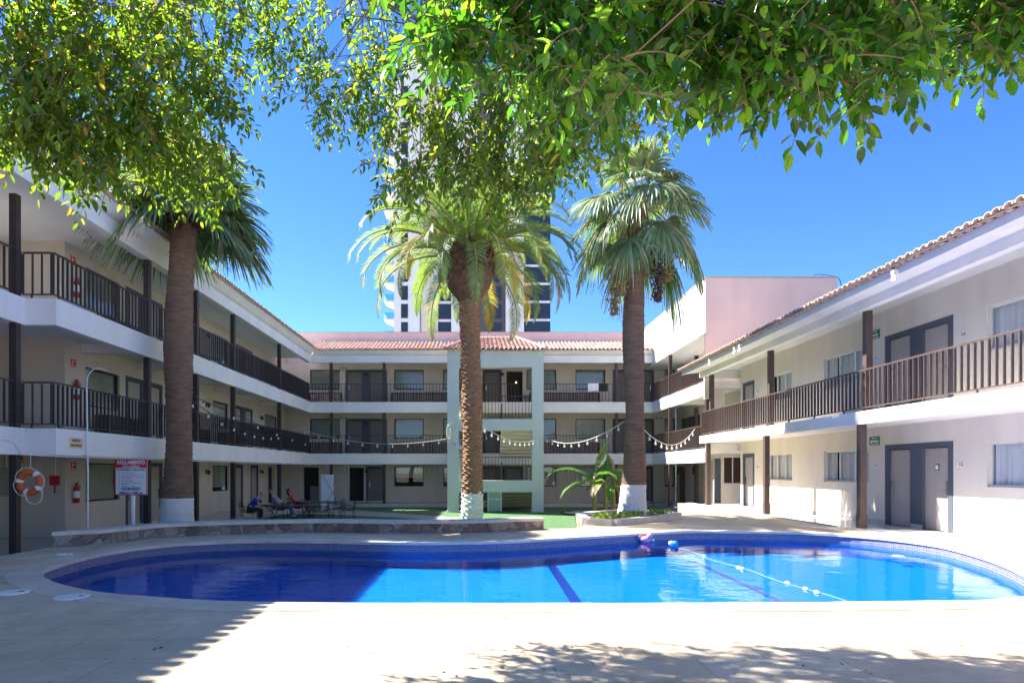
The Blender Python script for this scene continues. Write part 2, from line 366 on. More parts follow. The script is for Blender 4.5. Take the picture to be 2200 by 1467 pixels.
def uvband(name, P, zs, mat):          # upright band with metres along it as UV
    me_v=[]; k=len(P); s=[0.0]
    for i in range(k): s.append(s[-1]+(P[(i+1)%k]-P[i]).length)
    m=MB(); m.v=[(P[i%k].x,P[i%k].y,z) for z in zs for i in range(k+1)]
    m.f=[(r*(k+1)+i,(r+1)*(k+1)+i,(r+1)*(k+1)+i+1,r*(k+1)+i+1) for r in range(len(zs)-1) for i in range(k)]; m.m=[0]*len(m.f)
    o=m.build(name,mat,pool); uv=o.data.uv_layers.new(name='uv')
    for lp in o.data.loops:
        vi=lp.vertex_index; uv.data[lp.index].uv=(s[vi%(k+1)], zs[vi//(k+1)])
    return o
def uvbrick(name, c1, c2, mortar, size, ms, rough):
    m=brickmat(name,c1,c2,mortar,size,size,ms,rough,0.0,.2,.1,spec=.12)
    t=m.node_tree; co=[x for x in t.nodes if x.type=='TEX_COORD'][0]; mp=[x for x in t.nodes if x.type=='MAPPING'][0]
    t.links.new(co.outputs['UV'], mp.inputs[0]); return m
uvband('tile_band', POOL, [ZD-.06,ZW-.07], uvbrick('mosaic_band',(.17,.18,.34),(.05,.065,.24),(.27,.27,.33),.048,.009,.6))
BASIN = brickmat('blue_mosaic', (.0,.178,.68), (.0,.152,.63), (.01,.235,.70), .06,.06,.006,.5,0.0,.05,.10, nscale=.7, spec=.1)
uvband('basin_wall', POOL, [ZW-.07,ZW-.33], uvbrick('blue_mosaic_wall',(.0,.15,.50),(.0,.13,.46),(.02,.20,.53),.06,.006,.3))
tri = tessellate_polygon([[Vector((p.x,p.y,0)) for p in POOL]]); m=MB(); m.add([(p.x,p.y,ZW-.33) for p in POOL],[tuple(t) for t in tri]); m.build('basin_floor', BASIN, pool)
m=MB(); m.quad((1.40,6.6,-.106),(1.59,6.6,-.106),(1.70,14.5,-.106),(1.51,14.5,-.106)); m.build('lane_line', M('dark_blue_tile',(.0,.025,.20),.3), pool)
m=MB(); m.quad((4.65,6.6,-.106),(4.76,6.6,-.106),(4.99,15,-.106),(4.88,15,-.106)); m.build('lane_line', M('violet_tile',(.05,.04,.22),.3), pool)['label']='thin violet lane line'
# pool lights set in the wall under water and a drain grate
for px,py,w in ((205,1223,.14),(1930,1194,.12)):
    p=at(px,py,ZW-.12); m=MB(); m.lathe([(w*.9,-.02),(w,0),(w*.8,.02),(w*.3,.03)],18); o=m.build('pool_light', WHITEPAINT, pool); o.location=p-WO[pool.name]; 
m=MB(); p=at(672,1240,-.10); m.box(p.x-.3,p.x+.3,p.y-.3,p.y+.3,-.107,-.097); m.build('drain_grate', M('pale_grate',(.06,.30,.60),.5), pool)
# water
WM = bpy.data.materials.new('pool_water'); WM.use_nodes=True; t=WM.node_tree; t.nodes.remove(t.nodes['Principled BSDF']); N=t.nodes.new; Lk=t.links.new
tp=N('ShaderNodeBsdfTransparent'); tp.inputs[0].default_value=(.55,.88,1,1)
gl=N('ShaderNodeBsdfGlossy'); gl.inputs['Roughness'].default_value=.0
fr=N('ShaderNodeFresnel'); fr.inputs[0].default_value=1.33; mx=N('ShaderNodeMixShader')
co=N('ShaderNodeTexCoord'); mp=N('ShaderNodeMapping'); mp.inputs['Scale'].default_value=(1,1.5,1); Lk(co.outputs['Object'],mp.inputs[0])
n1=N('ShaderNodeTexNoise'); n1.inputs['Scale'].default_value=1.3; n1.inputs['Detail'].default_value=3; Lk(mp.outputs[0],n1.inputs['Vector'])
n2=N('ShaderNodeTexNoise'); n2.inputs['Scale'].default_value=9; n2.inputs['Detail'].default_value=3; Lk(mp.outputs[0],n2.inputs['Vector'])
b1=N('ShaderNodeBump'); b1.inputs['Strength'].default_value=.35; b1.inputs['Distance'].default_value=.03; Lk(n1.outputs[0],b1.inputs['Height'])
b2=N('ShaderNodeBump'); b2.inputs['Strength'].default_value=.22; b2.inputs['Distance'].default_value=.006; Lk(n2.outputs[0],b2.inputs['Height']); Lk(b1.outputs[0],b2.inputs['Normal'])
mu=N('ShaderNodeMath'); mu.operation='MULTIPLY'; mu.inputs[1].default_value=.66; Lk(fr.outputs[0],mu.inputs[0])
for k in (gl,fr): Lk(b2.outputs[0],k.inputs['Normal'])
Lk(mu.outputs[0],mx.inputs[0]); Lk(tp.outputs[0],mx.inputs[1]); Lk(gl.outputs[0],mx.inputs[2]); Lk(mx.outputs[0],t.nodes['Material Output'].inputs[0])
m=MB(); m.add([(p.x,p.y,ZW) for p in POOL],[tuple(t) for t in tri]); struct(m.build('water', WM), 'clear blue water in the pool', 'water')

# ------------------------------------------------------------------ building parts shared by the wings (local frame: x along the wall, -y towards the court)
def wall_open(m, x0,x1,z0,z1, ops, y=0.0, depth=.18, mi=0):
    xs=sorted(set([x0,x1]+[min(max(v,x0),x1) for o in ops for v in o[:2]])); zs=sorted(set([z0,z1]+[min(max(v,z0),z1) for o in ops for v in o[2:4]]))
    for i in range(len(xs)-1):
        for j in range(len(zs)-1):
            cx=(xs[i]+xs[i+1])/2; cz=(zs[j]+zs[j+1])/2
            if any(o[0]<cx<o[1] and o[2]<cz<o[3] for o in ops): continue
            m.quad((xs[i],y,zs[j]),(xs[i+1],y,zs[j]),(xs[i+1],y,zs[j+1]),(xs[i],y,zs[j+1]),mi)
    for a,b,c,d in [o[:4] for o in ops]:
        m.quad((a,y,c),(a,y,d),(a,y+depth,d),(a,y+depth,c),mi); m.quad((b,y,d),(b,y,c),(b,y+depth,c),(b,y+depth,d),mi)
        m.quad((a,y,d),(b,y,d),(b,y+depth,d),(a,y+depth,d),mi); m.quad((b,y,c),(a,y,c),(a,y+depth,c),(b,y+depth,c),mi)
RW = random.Random(11)
def window(root, a,b,c,d, style='dark', y=0.0, mull=1, blind=.75):
    """style dark: dark framed fixed pane over a roller blind; alu: aluminium slider over curtains"""
    fw=.05; m=MB(); fm=DARKFR if style=='dark' else ALU; yy=y+.10
    for q in ((a+.002,b-.002,c+.002,c+fw),(a+.002,b-.002,d-fw,d-.002),(a+.002,a+fw,c+fw,d-fw),(b-fw,b-.002,c+fw,d-fw)): m.box(q[0],q[1],yy-.03,yy+.04,q[2],q[3])
    for k in range(1,mull): xm=a+(b-a)*k/mull; m.box(xm-.03,xm+.03,yy-.025,yy+.035,c+fw,d-fw)
    o=m.build('window', fm, root)
    m=MB(); m.quad((a+fw,yy,c+fw),(b-fw,yy,c+fw),(b-fw,yy,d-fw),(a+fw,yy,d-fw)); m.build('pane', GLASS if style=='dark' else GLASSC, o)
    m=MB()
    if style=='dark':
        zb=d-(d-c)*blind; m.box(a+.01,b-.01,yy+.075,yy+.085,zb,d-.01); m.box(a+.01,b-.01,yy+.07,yy+.09,zb-.03,zb); m.build('blind', BLIND if blind<.9 or RW.random()<.6 else BLINDL, o)
    else:
        k=int((b-a)/.025); ph=RW.uniform(0,9)
        gap=RW.uniform(.0,.12) if RW.random()<.5 else 0
        ys=[yy+.075+.025*math.sin(i*.95+ph)+.018*math.sin(i*.37+ph*2) for i in range(k+1)]
        for i in range(k):
            xa=a+(b-a)*i/k; xb=a+(b-a)*(i+1)/k
            if abs(i/k-.22)<gap: continue
            m.quad((xa,ys[i],c),(xb,ys[i+1],c),(xb,ys[i+1],d),(xa,ys[i],d))
        o2=m.build('curtain', CURT, o, smooth=True)
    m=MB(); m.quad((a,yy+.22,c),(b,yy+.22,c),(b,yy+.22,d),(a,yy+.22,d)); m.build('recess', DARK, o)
    return o
def door_mesh(mat, hinge):
    m=MB(); k=7; w=.90
    for i in range(k): m.box(-w/2+w*i/k+.0025,-w/2+w*(i+1)/k-.0025,0,.04,.012,2.08)
    m.box(-w/2+.001,w/2-.001,.006,.035,.014,2.078)
    for i in range(k):
        for z in (.16,.24,1.80,1.88):
            x=-w/2+w*(i+.5)/k+(.025 if z in (.24,1.88) else -.025); m.box(x-.007,x+.007,-.004,.002,z-.007,z+.007)
    o=m.build('door', mat); h=MB(); x=-.37 if hinge else .37
    h.box(x-.035,x+.035,-.025,.0,.93,1.17); h.box(x-.035,x+.035,-.026,-.001,1.17,1.25); h.tube([(x,-.02,1.02),(x,-.055,1.02),(x+(.11 if hinge else -.11),-.06,1.02)],.011,6)
    h.build('handle', CHROME, o)
    return o
DPROTO={}
def door(root, xc, z, y=0.09, mat=None, hinge=False, w=1.0):
    mat=mat or DOORM; key=(mat.name,hinge)
    if key not in DPROTO: DPROTO[key]=door_mesh(mat,hinge); d=DPROTO[key]; d.parent=root
    else: d=copy_tree(DPROTO[key], root)
    d.location=(xc,y,z); return d
def door_set(root, xs, z, mat=None, y=0.0, edge=.14):
    """a door or a pair sharing one painted surround; returns the wall opening"""
    x0=min(xs)-.45-edge; x1=max(xs)+.45+edge; zt=z+2.10; m=MB()
    m.box(x0+.002,x1-.002,y-.012,y+.13,zt,zt+.13)
    m.box(x0+.002,min(xs)-.45,y-.012,y+.13,z,zt); m.box(max(xs)+.45,x1-.002,y-.012,y+.13,z,zt)
    if len(xs)==2: m.box(min(xs)+.45,max(xs)-.45,y-.012,y+.13,z,zt)
    m.build('door_frame', FRAMEB, root)
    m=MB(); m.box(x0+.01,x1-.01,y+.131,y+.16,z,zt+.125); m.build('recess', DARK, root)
    for i,x in enumerate(sorted(xs)): door(root, x, z, y+.05, mat, hinge=(i==0))
    return (x0,x1,z,zt+.13)
def railing(root, p, q, z, mat, sp=.175, h=1.08, posts=True, lo=.10, bw=.022, bd=.05):
    """flat bar balustrade from p to q (local xy), standing on z"""
    P=Vector((*p,z)); Q=Vector((*q,z)); L=(Q-P).length; d=(Q-P)/L; m=MB()
    k=max(2,int(L/sp)); nrm=Vector((-d.y,d.x,0))
    for i in range(k+1):
        c=P+d*(L*i/k); m.bar(c+Vector((0,0,lo)), c+Vector((0,0,h-.03)), bw, bd, up=nrm)
    m.bar(P+Vector((0,0,lo)),Q+Vector((0,0,lo)),.05,.025)
    for i in range(int(L/1.6)+1):
        c=P+d*min(L,.2+1.6*i); m.bar(c,c+Vector((0,0,lo)),.035,.035,up=nrm)
    o=m.build('railing', mat, root); m=MB(); m.bar(P+Vector((0,0,h)),Q+Vector((0,0,h)),.055,.035); m.build('handrail', mat, o); return o
def post(root, x, y, z0, z1, w=.22, mat=None, base=True):
    m=MB(); m.box(x-w/2,x+w/2,y-w/2,y+w/2,z0,z1)
    if base: m.box(x-w/2-.012,x+w/2+.012,y-w/2-.012,y+w/2+.012,z0,z0+.42)
    return m.build('post', mat or BROWN, root)
def roof_tiles(root, x0,x1, ye, ze, run, slope, mat, pitch=.235, name='roof', rows=None, jit=.012, seed=1, hipL=0, hipR=0, lip=0.0):
    """barrel tiles in courses running up from the eave (ye) for `run` metres"""
    rr=random.Random(seed); m=MB(); k=int((x1-x0)/pitch); cl=.36; nr=rows or max(1,int(run/cl)); sl=math.hypot(1,slope)
    m.add([(x0,ye-lip,ze-.03-lip*slope),(x1,ye-lip,ze-.03-lip*slope),(x1-hipR,ye+run,ze-.03+run*slope),(x0+hipL,ye+run,ze-.03+run*slope)],[(0,1,2,3)],0)
    for i in range(k):
        xc=x0+pitch*(i+.5)
        for r in range(nr):
            ya=ye-.13+cl*r+rr.uniform(-jit,jit); yb=ya+cl+.05
            if hipL and xc < x0+hipL*(ya-ye)/run: continue
            if hipR and xc > x1-hipR*(ya-ye)/run: continue
            za=ze+(ya-ye)*slope+.035+rr.uniform(-.006,.006); zb=ze+(yb-ye)*slope+.008; ra=.105+rr.uniform(-.004,.004); rb=.088; dx=rr.uniform(-.008,.008)
            vs=[]; s_=6
            for (yy,zz,ra_) in ((ya,za,ra),(yb,zb,rb)):
                for j in range(s_+1):
                    a=PI*j/s_; vs.append((xc+dx+ra_*math.cos(a),yy,zz+ra_*.8*math.sin(a)-.03))
            for j in range(s_+1):
                a=PI*j/s_; vs.append((xc+dx+(ra-.018)*math.cos(a),ya,za+(ra-.018)*.8*math.sin(a)-.03))
            fs=[(j,j+1,s_+2+j,s_+1+j) for j in range(s_)]+[(j+1,j,2*s_+2+j,2*s_+3+j) for j in range(s_)]
            m.add(vs,fs,rr.choice((0,0,1)))
            if r==0: m.box(xc+pitch/2-.06,xc+pitch/2+.06,ya+.10,ya+.4,za-.06,za-.035,1)
    return m.build(name,[mat,TILEP],root,smooth=False)
def lamp(root, x, z, y=0.0):
    m=MB(); m.box(x-.05,x+.05,y-.03,y-.001,z-.09,z+.09); m.tube([(x,y-.02,z+.05),(x,y-.12,z+.09),(x,y-.13,z+.05)],.012,5); m.lathe([(.02,z+.06),(.07,z+.04),(.06,z-.12),(.03,z-.13)],8,(x,y-.13)); return m.build('wall_lamp', BLACKP, root)
def ac_screen(root, x0,x1, y, z, mat, h=.72):
    m=MB(); k=int((x1-x0)/.11)
    for i in range(k+1):
        x=x0+(x1-x0)*i/k; m.box(x-.02,x+.02,y,y+.03,z+.05,z+h-.04)
    m.box(x0-.03,x1+.03,y-.01,y+.04,z+h-.04,z+h); m.box(x0-.03,x1+.03,y-.01,y+.04,z,z+.05)
    for x in (x0-.03,x1+.03): m.box(x-.03,x+.03,y-.01,y+.42,z,z+h)
    m.box(x0-.03,x1+.03,y+.04,y+.42,z+h-.04,z+h-.005)
    return m.build('slatted_screen', mat, root)
F1, F2 = 2.97, 6.02
GA = 'hotel wings round the pool court'

# ------------------------------------------------------------------ LEFT WING  (local x = world Y, local y = -(X+12))
def extr(m, prof, xa, xb, mi=0):       # extrude a (y,z) outline along x; xa / xb may depend on y (mitres)
    k=len(prof); A=[(xa(y) if callable(xa) else xa,y,z) for y,z in prof]; B=[(xb(y) if callable(xb) else xb,y,z) for y,z in prof]
    m.add(A+B, [(i,(i+1)%k,k+(i+1)%k,k+i) for i in range(k)]+[tuple(range(k-1,-1,-1)),tuple(range(k,2*k))], mi)
LW=thing('hotel_wing','three storey white wing in shade with long dark railings, left of the pool','hotel wing',(-12,0,0),GA,RAD(90),True)
m=MB()
UP=[(0.03,F1-.22),(F1,F2-.22),(F2,8.62)]
for fi,(z0,z1) in enumerate(UP):
    ops=[]
    zf=[.03,F1,F2][fi]
    pairs=[(22.75,24.15),(32.5,34.0)] if fi else [(22.75,24.15)]
    for a,b in pairs: ops.append(door_set(LW,[a,b],zf,DOORM))
    if fi==0:
        for a in (32.6,34.9): ops.append(door_set(LW,[a],zf,DOORM))
    for a,b in ((19.9,21.8),(25.7,27.7),(29.4,31.3),(36.6,38.9)):
        if fi==0 and a>36: continue
        ops.append((a,b,zf+.98,zf+2.18)); window(LW,a,b,zf+.98,zf+2.18,'dark',blind=RW.choice((1.0,.97,.82)))
    if fi==0:
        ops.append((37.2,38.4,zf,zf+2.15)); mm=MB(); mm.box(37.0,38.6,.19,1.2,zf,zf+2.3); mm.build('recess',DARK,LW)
    wall_open(m,18.9,40.6,z0,z1,ops)
    m.quad((18.9,2.0,z0),(18.9,0,z0),(18.9,0,z1),(18.9,2.0,z1))
    back=[(15.4,17.6,zf+.0,zf+2.35)] if fi==2 else []
    wall_open(m,-6,18.9,z0,z1,back,y=2.0)
    m.box(18.9,40.6,-.012,-.001,zf,zf+.09)
m.quad((18.9,6,0),(41,6,0),(41,6,9.05),(18.9,6,9.05)); m.quad((18.9,.2,9.05),(41,.2,9.05),(41,6,9.05),(18.9,6,9.05)); m.quad((18.92,2.0,0),(18.92,6,0),(18.92,6,9.05),(18.92,2.0,9.05)); m.quad((-6,-1,0),(-6,2,0),(-6,2,9),(-6,-1,9))
m.build('wall',WALL,LW)
m=MB(); m.box(10,20,4.6,4.9,F2,10); m.build('wall',CREAM,LW)
m=MB()
for x in (21.9,25.0,28.7,35.8): 
    for z in (F1,F2,.03): lamp(LW,x if x!=21.9 else 23.45,z+1.9)
for F_ in (F1,F2):
    m=MB()
    m.box(15.3,38.6,-2.08,-1.88,F_-.63,F_); m.box(15.3,15.5,-1.88,-1.15,F_-.63,F_-.002); m.box(-6,15.298,-1.35,-1.15,F_-.63,F_)
    m.build('fascia_beam',WHITE,LW)
    m=MB(); m.box(15.5,40.6,-1.879,6,F_-.22,F_-.003); m.box(-6,15.499,-1.149,2.2,F_-.22,F_-.003); m.box(15.3,18.89,-1.149,-1.1,F_-.22,F_-.223)
    for x in (8.5,12,15.9,19.8,23.2,26.7,29.8,32.9,36.2): m.box(x-.13,x+.13,-1.878 if x>15.5 else -1.148,-.002 if x>18.9 else 1.99,F_-.50,F_-.221)
    m.build('floor_slab',SOFFIT,LW)
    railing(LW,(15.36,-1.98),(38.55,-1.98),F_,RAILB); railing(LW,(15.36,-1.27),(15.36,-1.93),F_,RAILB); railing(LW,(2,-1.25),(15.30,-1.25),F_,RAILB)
for x,y in ((19.8,-1.94),(23.2,-1.94),(26.7,-1.94),(29.8,-1.94),(32.9,-1.94),(36.2,-1.94),(15.1,-1.26),(11.0,-1.26)):
    for z0,z1 in ((.03,F1-.63),(F1,F2-.63),(F2,8.36)):
        if x in (29.8,36.2) and z0>=.03: continue
        post(LW,x,y,z0,z1,.165,base=False)
for F_ in (F1,F2):
    for a,b in ((20.1,22.3),(25.8,27.6),(29.5,31.2)): ac_screen(LW,a,b,-.62,F_,RAILB)
m=MB(); prof=[(-2.08,8.35),(-1.80,8.35),(-1.80,8.62),(0.2,8.62),(0.2,9.1),(-2.34,9.12),(-2.36,9.05),(-2.30,9.0),(-2.16,8.86),(-2.03,8.80),(-2.08,8.78)]
extr(m,prof,-6,lambda y: 38.6+min(0,(y+2.08)) if y<-1.9 else 38.6); m.box(-6,18.9,.2,2.2,8.62,9.0)
m.build('roof_cornice',WHITE,LW)
roof_tiles(LW,-6,38.35,-2.38,9.16,1.2,.30,TILEP,rows=2,seed=3,name='roof')
m=MB()                                  # conduit along the lower beam
m.tube([(12,-1.36,F1-.30),(14.6,-1.37,F1-.30),(14.9,-1.37,F1-.36),(15.15,-1.38,F1-.62),(15.28,-2.10,F1-.66),(22,-2.10,F1-.66),(30,-2.10,F1-.68),(38.4,-2.10,F1-.66)],.013,5); m.build('conduit',WHITEPAINT,LW)

# ------------------------------------------------------------------ BACK WING (local x = X, local y = Y-40.6)
BW=thing('hotel_wing','three storey middle wing behind the lawn with red tiled eave','hotel wing',(0,40.6,0),GA,0,True)
m=MB()
for fi,(z0,z1) in enumerate([(0,F1-.22),(F1,F2-.22),(F2,8.62)]):
    zf=[0,F1,F2][fi]; ops=[]
    if fi:
        for pr in ((-7.7,-6.3),(8.95,10.35),(.85,2.35)):
            if fi==2 and pr[0]==.85:
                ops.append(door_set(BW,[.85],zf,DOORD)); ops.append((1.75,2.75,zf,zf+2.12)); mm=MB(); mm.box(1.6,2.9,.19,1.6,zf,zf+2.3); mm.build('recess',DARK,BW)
                d=door(BW,1.78,zf,.1,DOORD,True); d.rotation_euler=(0,0,RAD(75)); d.location=(1.80,.56,zf); d['label']='room door standing open'
                mm=MB(); mm.ball((2.35,.17,zf+1.45),.045,8); lo=mm.build('bulb',M('warm_bulb',(1,.6,.25),.5),BW); b=lo.data.materials[0].node_tree.nodes['Principled BSDF']; b.inputs['Emission Color'].default_value=(1,.55,.2,1); b.inputs['Emission Strength'].default_value=3
            else: ops.append(door_set(BW,list(pr),zf,DOORD))
    else:
        ops.append(door_set(BW,[-6.42],zf,DOORD)); ops.append(door_set(BW,[10.3],zf,DOORD)); ops.append(door_set(BW,[.7,2.2],zf,DOORD))
        for a,b in ((-10.9,-9.95),(-8.05,-7.15)):
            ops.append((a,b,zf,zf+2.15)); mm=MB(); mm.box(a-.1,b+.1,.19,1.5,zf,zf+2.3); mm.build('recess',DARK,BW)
        mm=MB(); mm.box(-10.5,-9.97,.02,.5,0,.95); mm.box(-10.52,-9.96,0,.52,.95,1.0); mm.build('counter',DOORD,BW)
    wins=[(-5.25,-3.42),(-2.2,-.55),(3.0,4.85),(6.05,7.9)]+([(-10.5,-8.65)] if fi else [])+([(11.6,12.25)])
    for a,b in wins:
        ops.append((a,b,zf+.98,zf+2.22)); window(BW,a,b,zf+.98,zf+2.22,'dark',blind=(.55 if fi==0 and a in (-5.25,-2.2) else RW.choice((1.0,1.0,.9))))
    wall_open(m,-12,12.3,z0,z1,ops); m.box(-12,12.3,-.012,-.001,zf,zf+.09)
m.quad((-12,6,0),(12.3,6,0),(12.3,6,9.6),(-12,6,9.6)); m.quad((-12,.6,9.6),(12.3,.6,9.6),(12.3,6,9.6),(-12,6,9.6)); m.quad((12.3,0,0),(12.3,6,0),(12.3,6,9.6),(12.3,0,9.6)); m.quad((-12,0,0),(-12,6,0),(-12,6,9.6),(-12,0,9.6))
m.build('wall',WALL,BW)
m=MB(); m.box(-12.6,10.3,.3,.6,8.62,10.62); m.build('parapet',PINK,BW)
m=MB(); m.box(-12.62,10.29,.27,.63,10.621,10.66); m.build('coping',M('parapet_coping',(.5,.42,.40),.9,var=.15),BW)
for F_ in (F1,F2):
    m=MB(); m.box(-9.92,-1.2,-2.0,-1.8,F_-.63,F_); m.box(2.9,10.3,-2.0,-1.8,F_-.63,F_); m.box(-1.199,2.899,-1.99,-1.8,F_-.63,F_-.001); m.build('fascia_beam',WHITE,BW)
    m=MB(); m.box(-10.119,12.3,-1.799,6,F_-.22,F_-.003)
    for x in (-8.75,-5.6,-2.2,4.9,8.2): m.box(x-.13,x+.13,-1.798,-.02,F_-.48,F_-.221)
    m.build('floor_slab',SOFFIT,BW)
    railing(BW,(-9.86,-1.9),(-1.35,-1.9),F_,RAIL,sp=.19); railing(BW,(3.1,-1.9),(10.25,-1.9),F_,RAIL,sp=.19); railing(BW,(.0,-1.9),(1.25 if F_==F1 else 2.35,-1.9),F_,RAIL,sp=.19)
    for a,b in ((-10.4,-8.5),(-5.3,-1.6),(3.2,7.4)): ac_screen(BW,a,b,-.62,F_,RAIL)
for x in (-8.75,-5.6,8.2,4.9):
    for z0,z1 in ((0,F1-.63),(F1,F2-.63),(F2,8.36)):
        if x==4.9: continue
        post(BW,x,-1.88,z0,z1,.16,base=False)
for F_ in (0,F1,F2):
    lamp(BW,-6.99,F_+1.95); lamp(BW,9.65,F_+1.95); lamp(BW,1.6 if F_<F2 else 1.5,F_+1.95)
m=MB(); prof=[(-2.0,8.35),(-1.72,8.35),(-1.72,8.62),(0.3,8.62),(0.3,9.05),(-2.26,9.07),(-2.28,9.0),(-2.22,8.96),(-2.08,8.84),(-1.95,8.79),(-2.0,8.77)]
extr(m,prof,lambda y: -9.92-min(0,(y+2.0)) if y<-1.85 else -9.92,10.3); m.build('roof_cornice',WHITE,BW)
roof_tiles(BW,-9.95,10.3,-2.34,9.10,2.55,.36,TILE,seed=5,name='roof')

# ------------------------------------------------------------------ STAIR TOWER in front of the back wing
ST=thing('stair_tower','pale sage green open stair tower at the middle of the back building','stair tower',(.9,34,ZL))
yF=34.0; x0,x1=-1.63,3.40; cw=.60
for xa_ in (x0,x1-cw):
    m=MB(); m.box(xa_,xa_+cw,yF,yF+.5,ZL-.1,8.2); m.box(xa_-.04,xa_+cw+.04,yF-.04,yF+.54,ZL-.1,ZL+.06); m.build('column',SAGE,ST)
    xb_=xa_ if xa_==x0 else x1-.25; m=MB(); m.box(xb_,xb_+.25,yF+.5,38.58,7.35,8.2); m.build('beam',SAGE,ST)

for za_,zb_ in ((7.37,8.2),(4.05,4.66),(.84,1.45)):
    m=MB(); m.box(x0+cw,x1-cw,yF+.003,yF+.3,za_,zb_); m.build('beam',SAGE,ST)
m=MB(); m.box(x0+.25,x1-.25,yF+.3,38.5,8.0,8.12); m.build('ceiling',CREAM,ST)
for zl in (4.65,1.44):
    m=MB(); m.box(x0+.05,x1-.05,yF+.3,yF+1.6,zl-.18,zl); m.build('landing',CREAM,ST)
    railing(ST,(x0+cw-.2,yF+.16),(x1-cw+.02,yF+.16),zl+.02,RAIL,sp=.175,h=1.2)
def flight(xa,xb,ya,za,yb,zb):          # a stair flight with its sloping soffit
    n_=9; m=MB()
    for i in range(n_):
        t0,t1=i/n_,(i+1)/n_; z=za+(zb-za)*(t1 if zb>za else t0); zz=min(za+(zb-za)*t0,za+(zb-za)*t1)-.14
        m.box(xa,xb,ya+(yb-ya)*t0,ya+(yb-ya)*t1,zz,z)
    d=.16; m.add([(xa,ya,za-d-.1),(xb,ya,za-d-.1),(xb,yb,zb-d-.1),(xa,yb,zb-d-.1)],[(0,1,2,3)])
    o=m.build('stair_flight',CREAM,ST); r=MB()
    xr=xa if xa>.5 else xb
    for k in range(12):
        t=k/11; y=ya+(yb-ya)*t; z=za+(zb-za)*t; r.box(xr-.02,xr+.02,y-.02,y+.02,z,z+.92)
    r.bar((xr,ya,za+.95),(xr,yb,zb+.95),.05,.04); r.build('handrail',RAIL,ST)
flight(1.25,x1-.3,yF+1.6,4.65,38.55,F1); flight(x0+.3,.2,yF+1.6,4.65,38.55,F2)
flight(1.25,x1-.3,yF+1.6,1.44,38.55,0); flight(x0+.3,.2,yF+1.6,1.44,38.55,F1)
# hipped tile roof of the tower (a part; built in its own frame)
ro=roof_tiles(ST,x0-.12,x1+.12,0,0,6.4,.31,TILE,seed=9,name='roof',hipL=1.6,hipR=1.6); ro.location=Vector((0,yF-.18,8.28))-WO[ST.name]
m=MB()
for k in range(16):
    for sx,xx in ((1,x0-.12),(-1,x1+.12)):
        t=k*.36; 
        if t>6.3: continue
        p=Vector((xx+sx*1.6*t/6.4, yF-.18+t, 8.30+t*.31)); q=Vector((xx+sx*1.6*(t+.42)/6.4, yF-.18+t+.42, 8.30+(t+.42)*.31+.0))
        m.tube([p+Vector((0,0,.03)),q+Vector((0,0,.01))],[.11,.09],7)
m.build('ridge_tile',TILE,ST)
m=MB(); m.box(.55,1.15,yF+.32,yF+.40,ZL+.02,1.0); 
o=m.build('gate',M('pale_green_glass',(.30,.42,.38),.15),ST); m=MB()
for a,b,c,d in ((.47,.55,ZL,1.05),(1.15,1.23,ZL,1.05),(.55,1.15,1.0,1.05),(.55,1.15,.42,.50)): m.box(a,b,yF+.30,yF+.42,c,d)
m.build('gate_frame',M('pale_sage_metal',(.55,.65,.60),.5),o)

# ------------------------------------------------------------------ PINK BLOCK with the connecting galleries
PB=thing('hotel_block','tall pink block with white flank and short galleries beside the right wing','hotel block',(10.3,29.6,0))
m=MB(); m.quad((10.302,29.6,6.75),(16.3,29.6,6.75),(16.3,29.6,10.7),(10.302,29.6,10.7)); m.quad((16.3,29.6,5.6),(16.3,41,5.6),(16.3,41,10.7),(16.3,29.6,10.7)); m.quad((10.302,29.6,10.69),(16.3,29.6,10.69),(16.3,41.2,10.69),(10.302,41.2,10.69)); m.quad((16.3,41.2,5.6),(10.3,41.2,8.3),(10.3,41.2,10.69),(16.3,41.2,10.69))
m.build('wall',PINK,PB)['label']='pink end wall'
m=MB(); m.box(10.3,10.5,29.602,41.2,8.23,10.688); m.build('wall',WHITE,PB)['label']='white flank wall'
m=MB(); m.box(10.27,16.33,29.57,29.75,10.70,10.76); m.box(10.27,10.55,29.751,41.2,10.70,10.76); m.build('coping',M('coping_dirty',(.42,.36,.35),.9,var=.2,vscale=4),PB)
m=MB(); m.box(10.5,12.3,29.7,40.58,8.23,8.35); m.build('ceiling',SOFFIT,PB)
m=MB()
for z0,z1,zf in ((0,F1-.22,0),(F1,F2-.22,F1),(F2,8.23,F2)):
    for a,b,c,d in ((32.5,35.2,zf+.9,zf+2.15),):
        pass
    m.quad((12.3,40.58,z0),(12.3,30.3,z0),(12.3,30.3,z1),(12.3,40.58,z1))
m.build('wall',WALL,PB)
for F_ in (F1,F2):
    m=MB(); m.box(10.3,10.5,29.7,38.598,F_-.63,F_); m.build('fascia_beam',WHITE,PB)
    m=MB(); m.box(10.501,12.29,29.7,38.59,F_-.22,F_-.003)
    for y in (32.6,35.4): m.box(10.502,12.29,y-.13,y+.13,F_-.48,F_-.221)
    m.build('floor_slab',SOFFIT,PB)
    railing(PB,(10.40,29.8),(10.40,38.55),F_,RAIL,sp=.19)
for z0,z1 in ((.02,F1-.63),(F1,F2-.63),(F2,8.23)):
    post(PB,10.42,35.4,z0,z1,.17,base=False); post(PB,10.5,29.85,z0 if z0>1 else .4,z1,.2,base=False); post(PB,11.9,35.6,z0,z1,.17,base=False)
m=MB(); m.box(10.28,10.52,29.605,29.74,F2-.8,7.2); m.build('pilaster',WALL,PB)
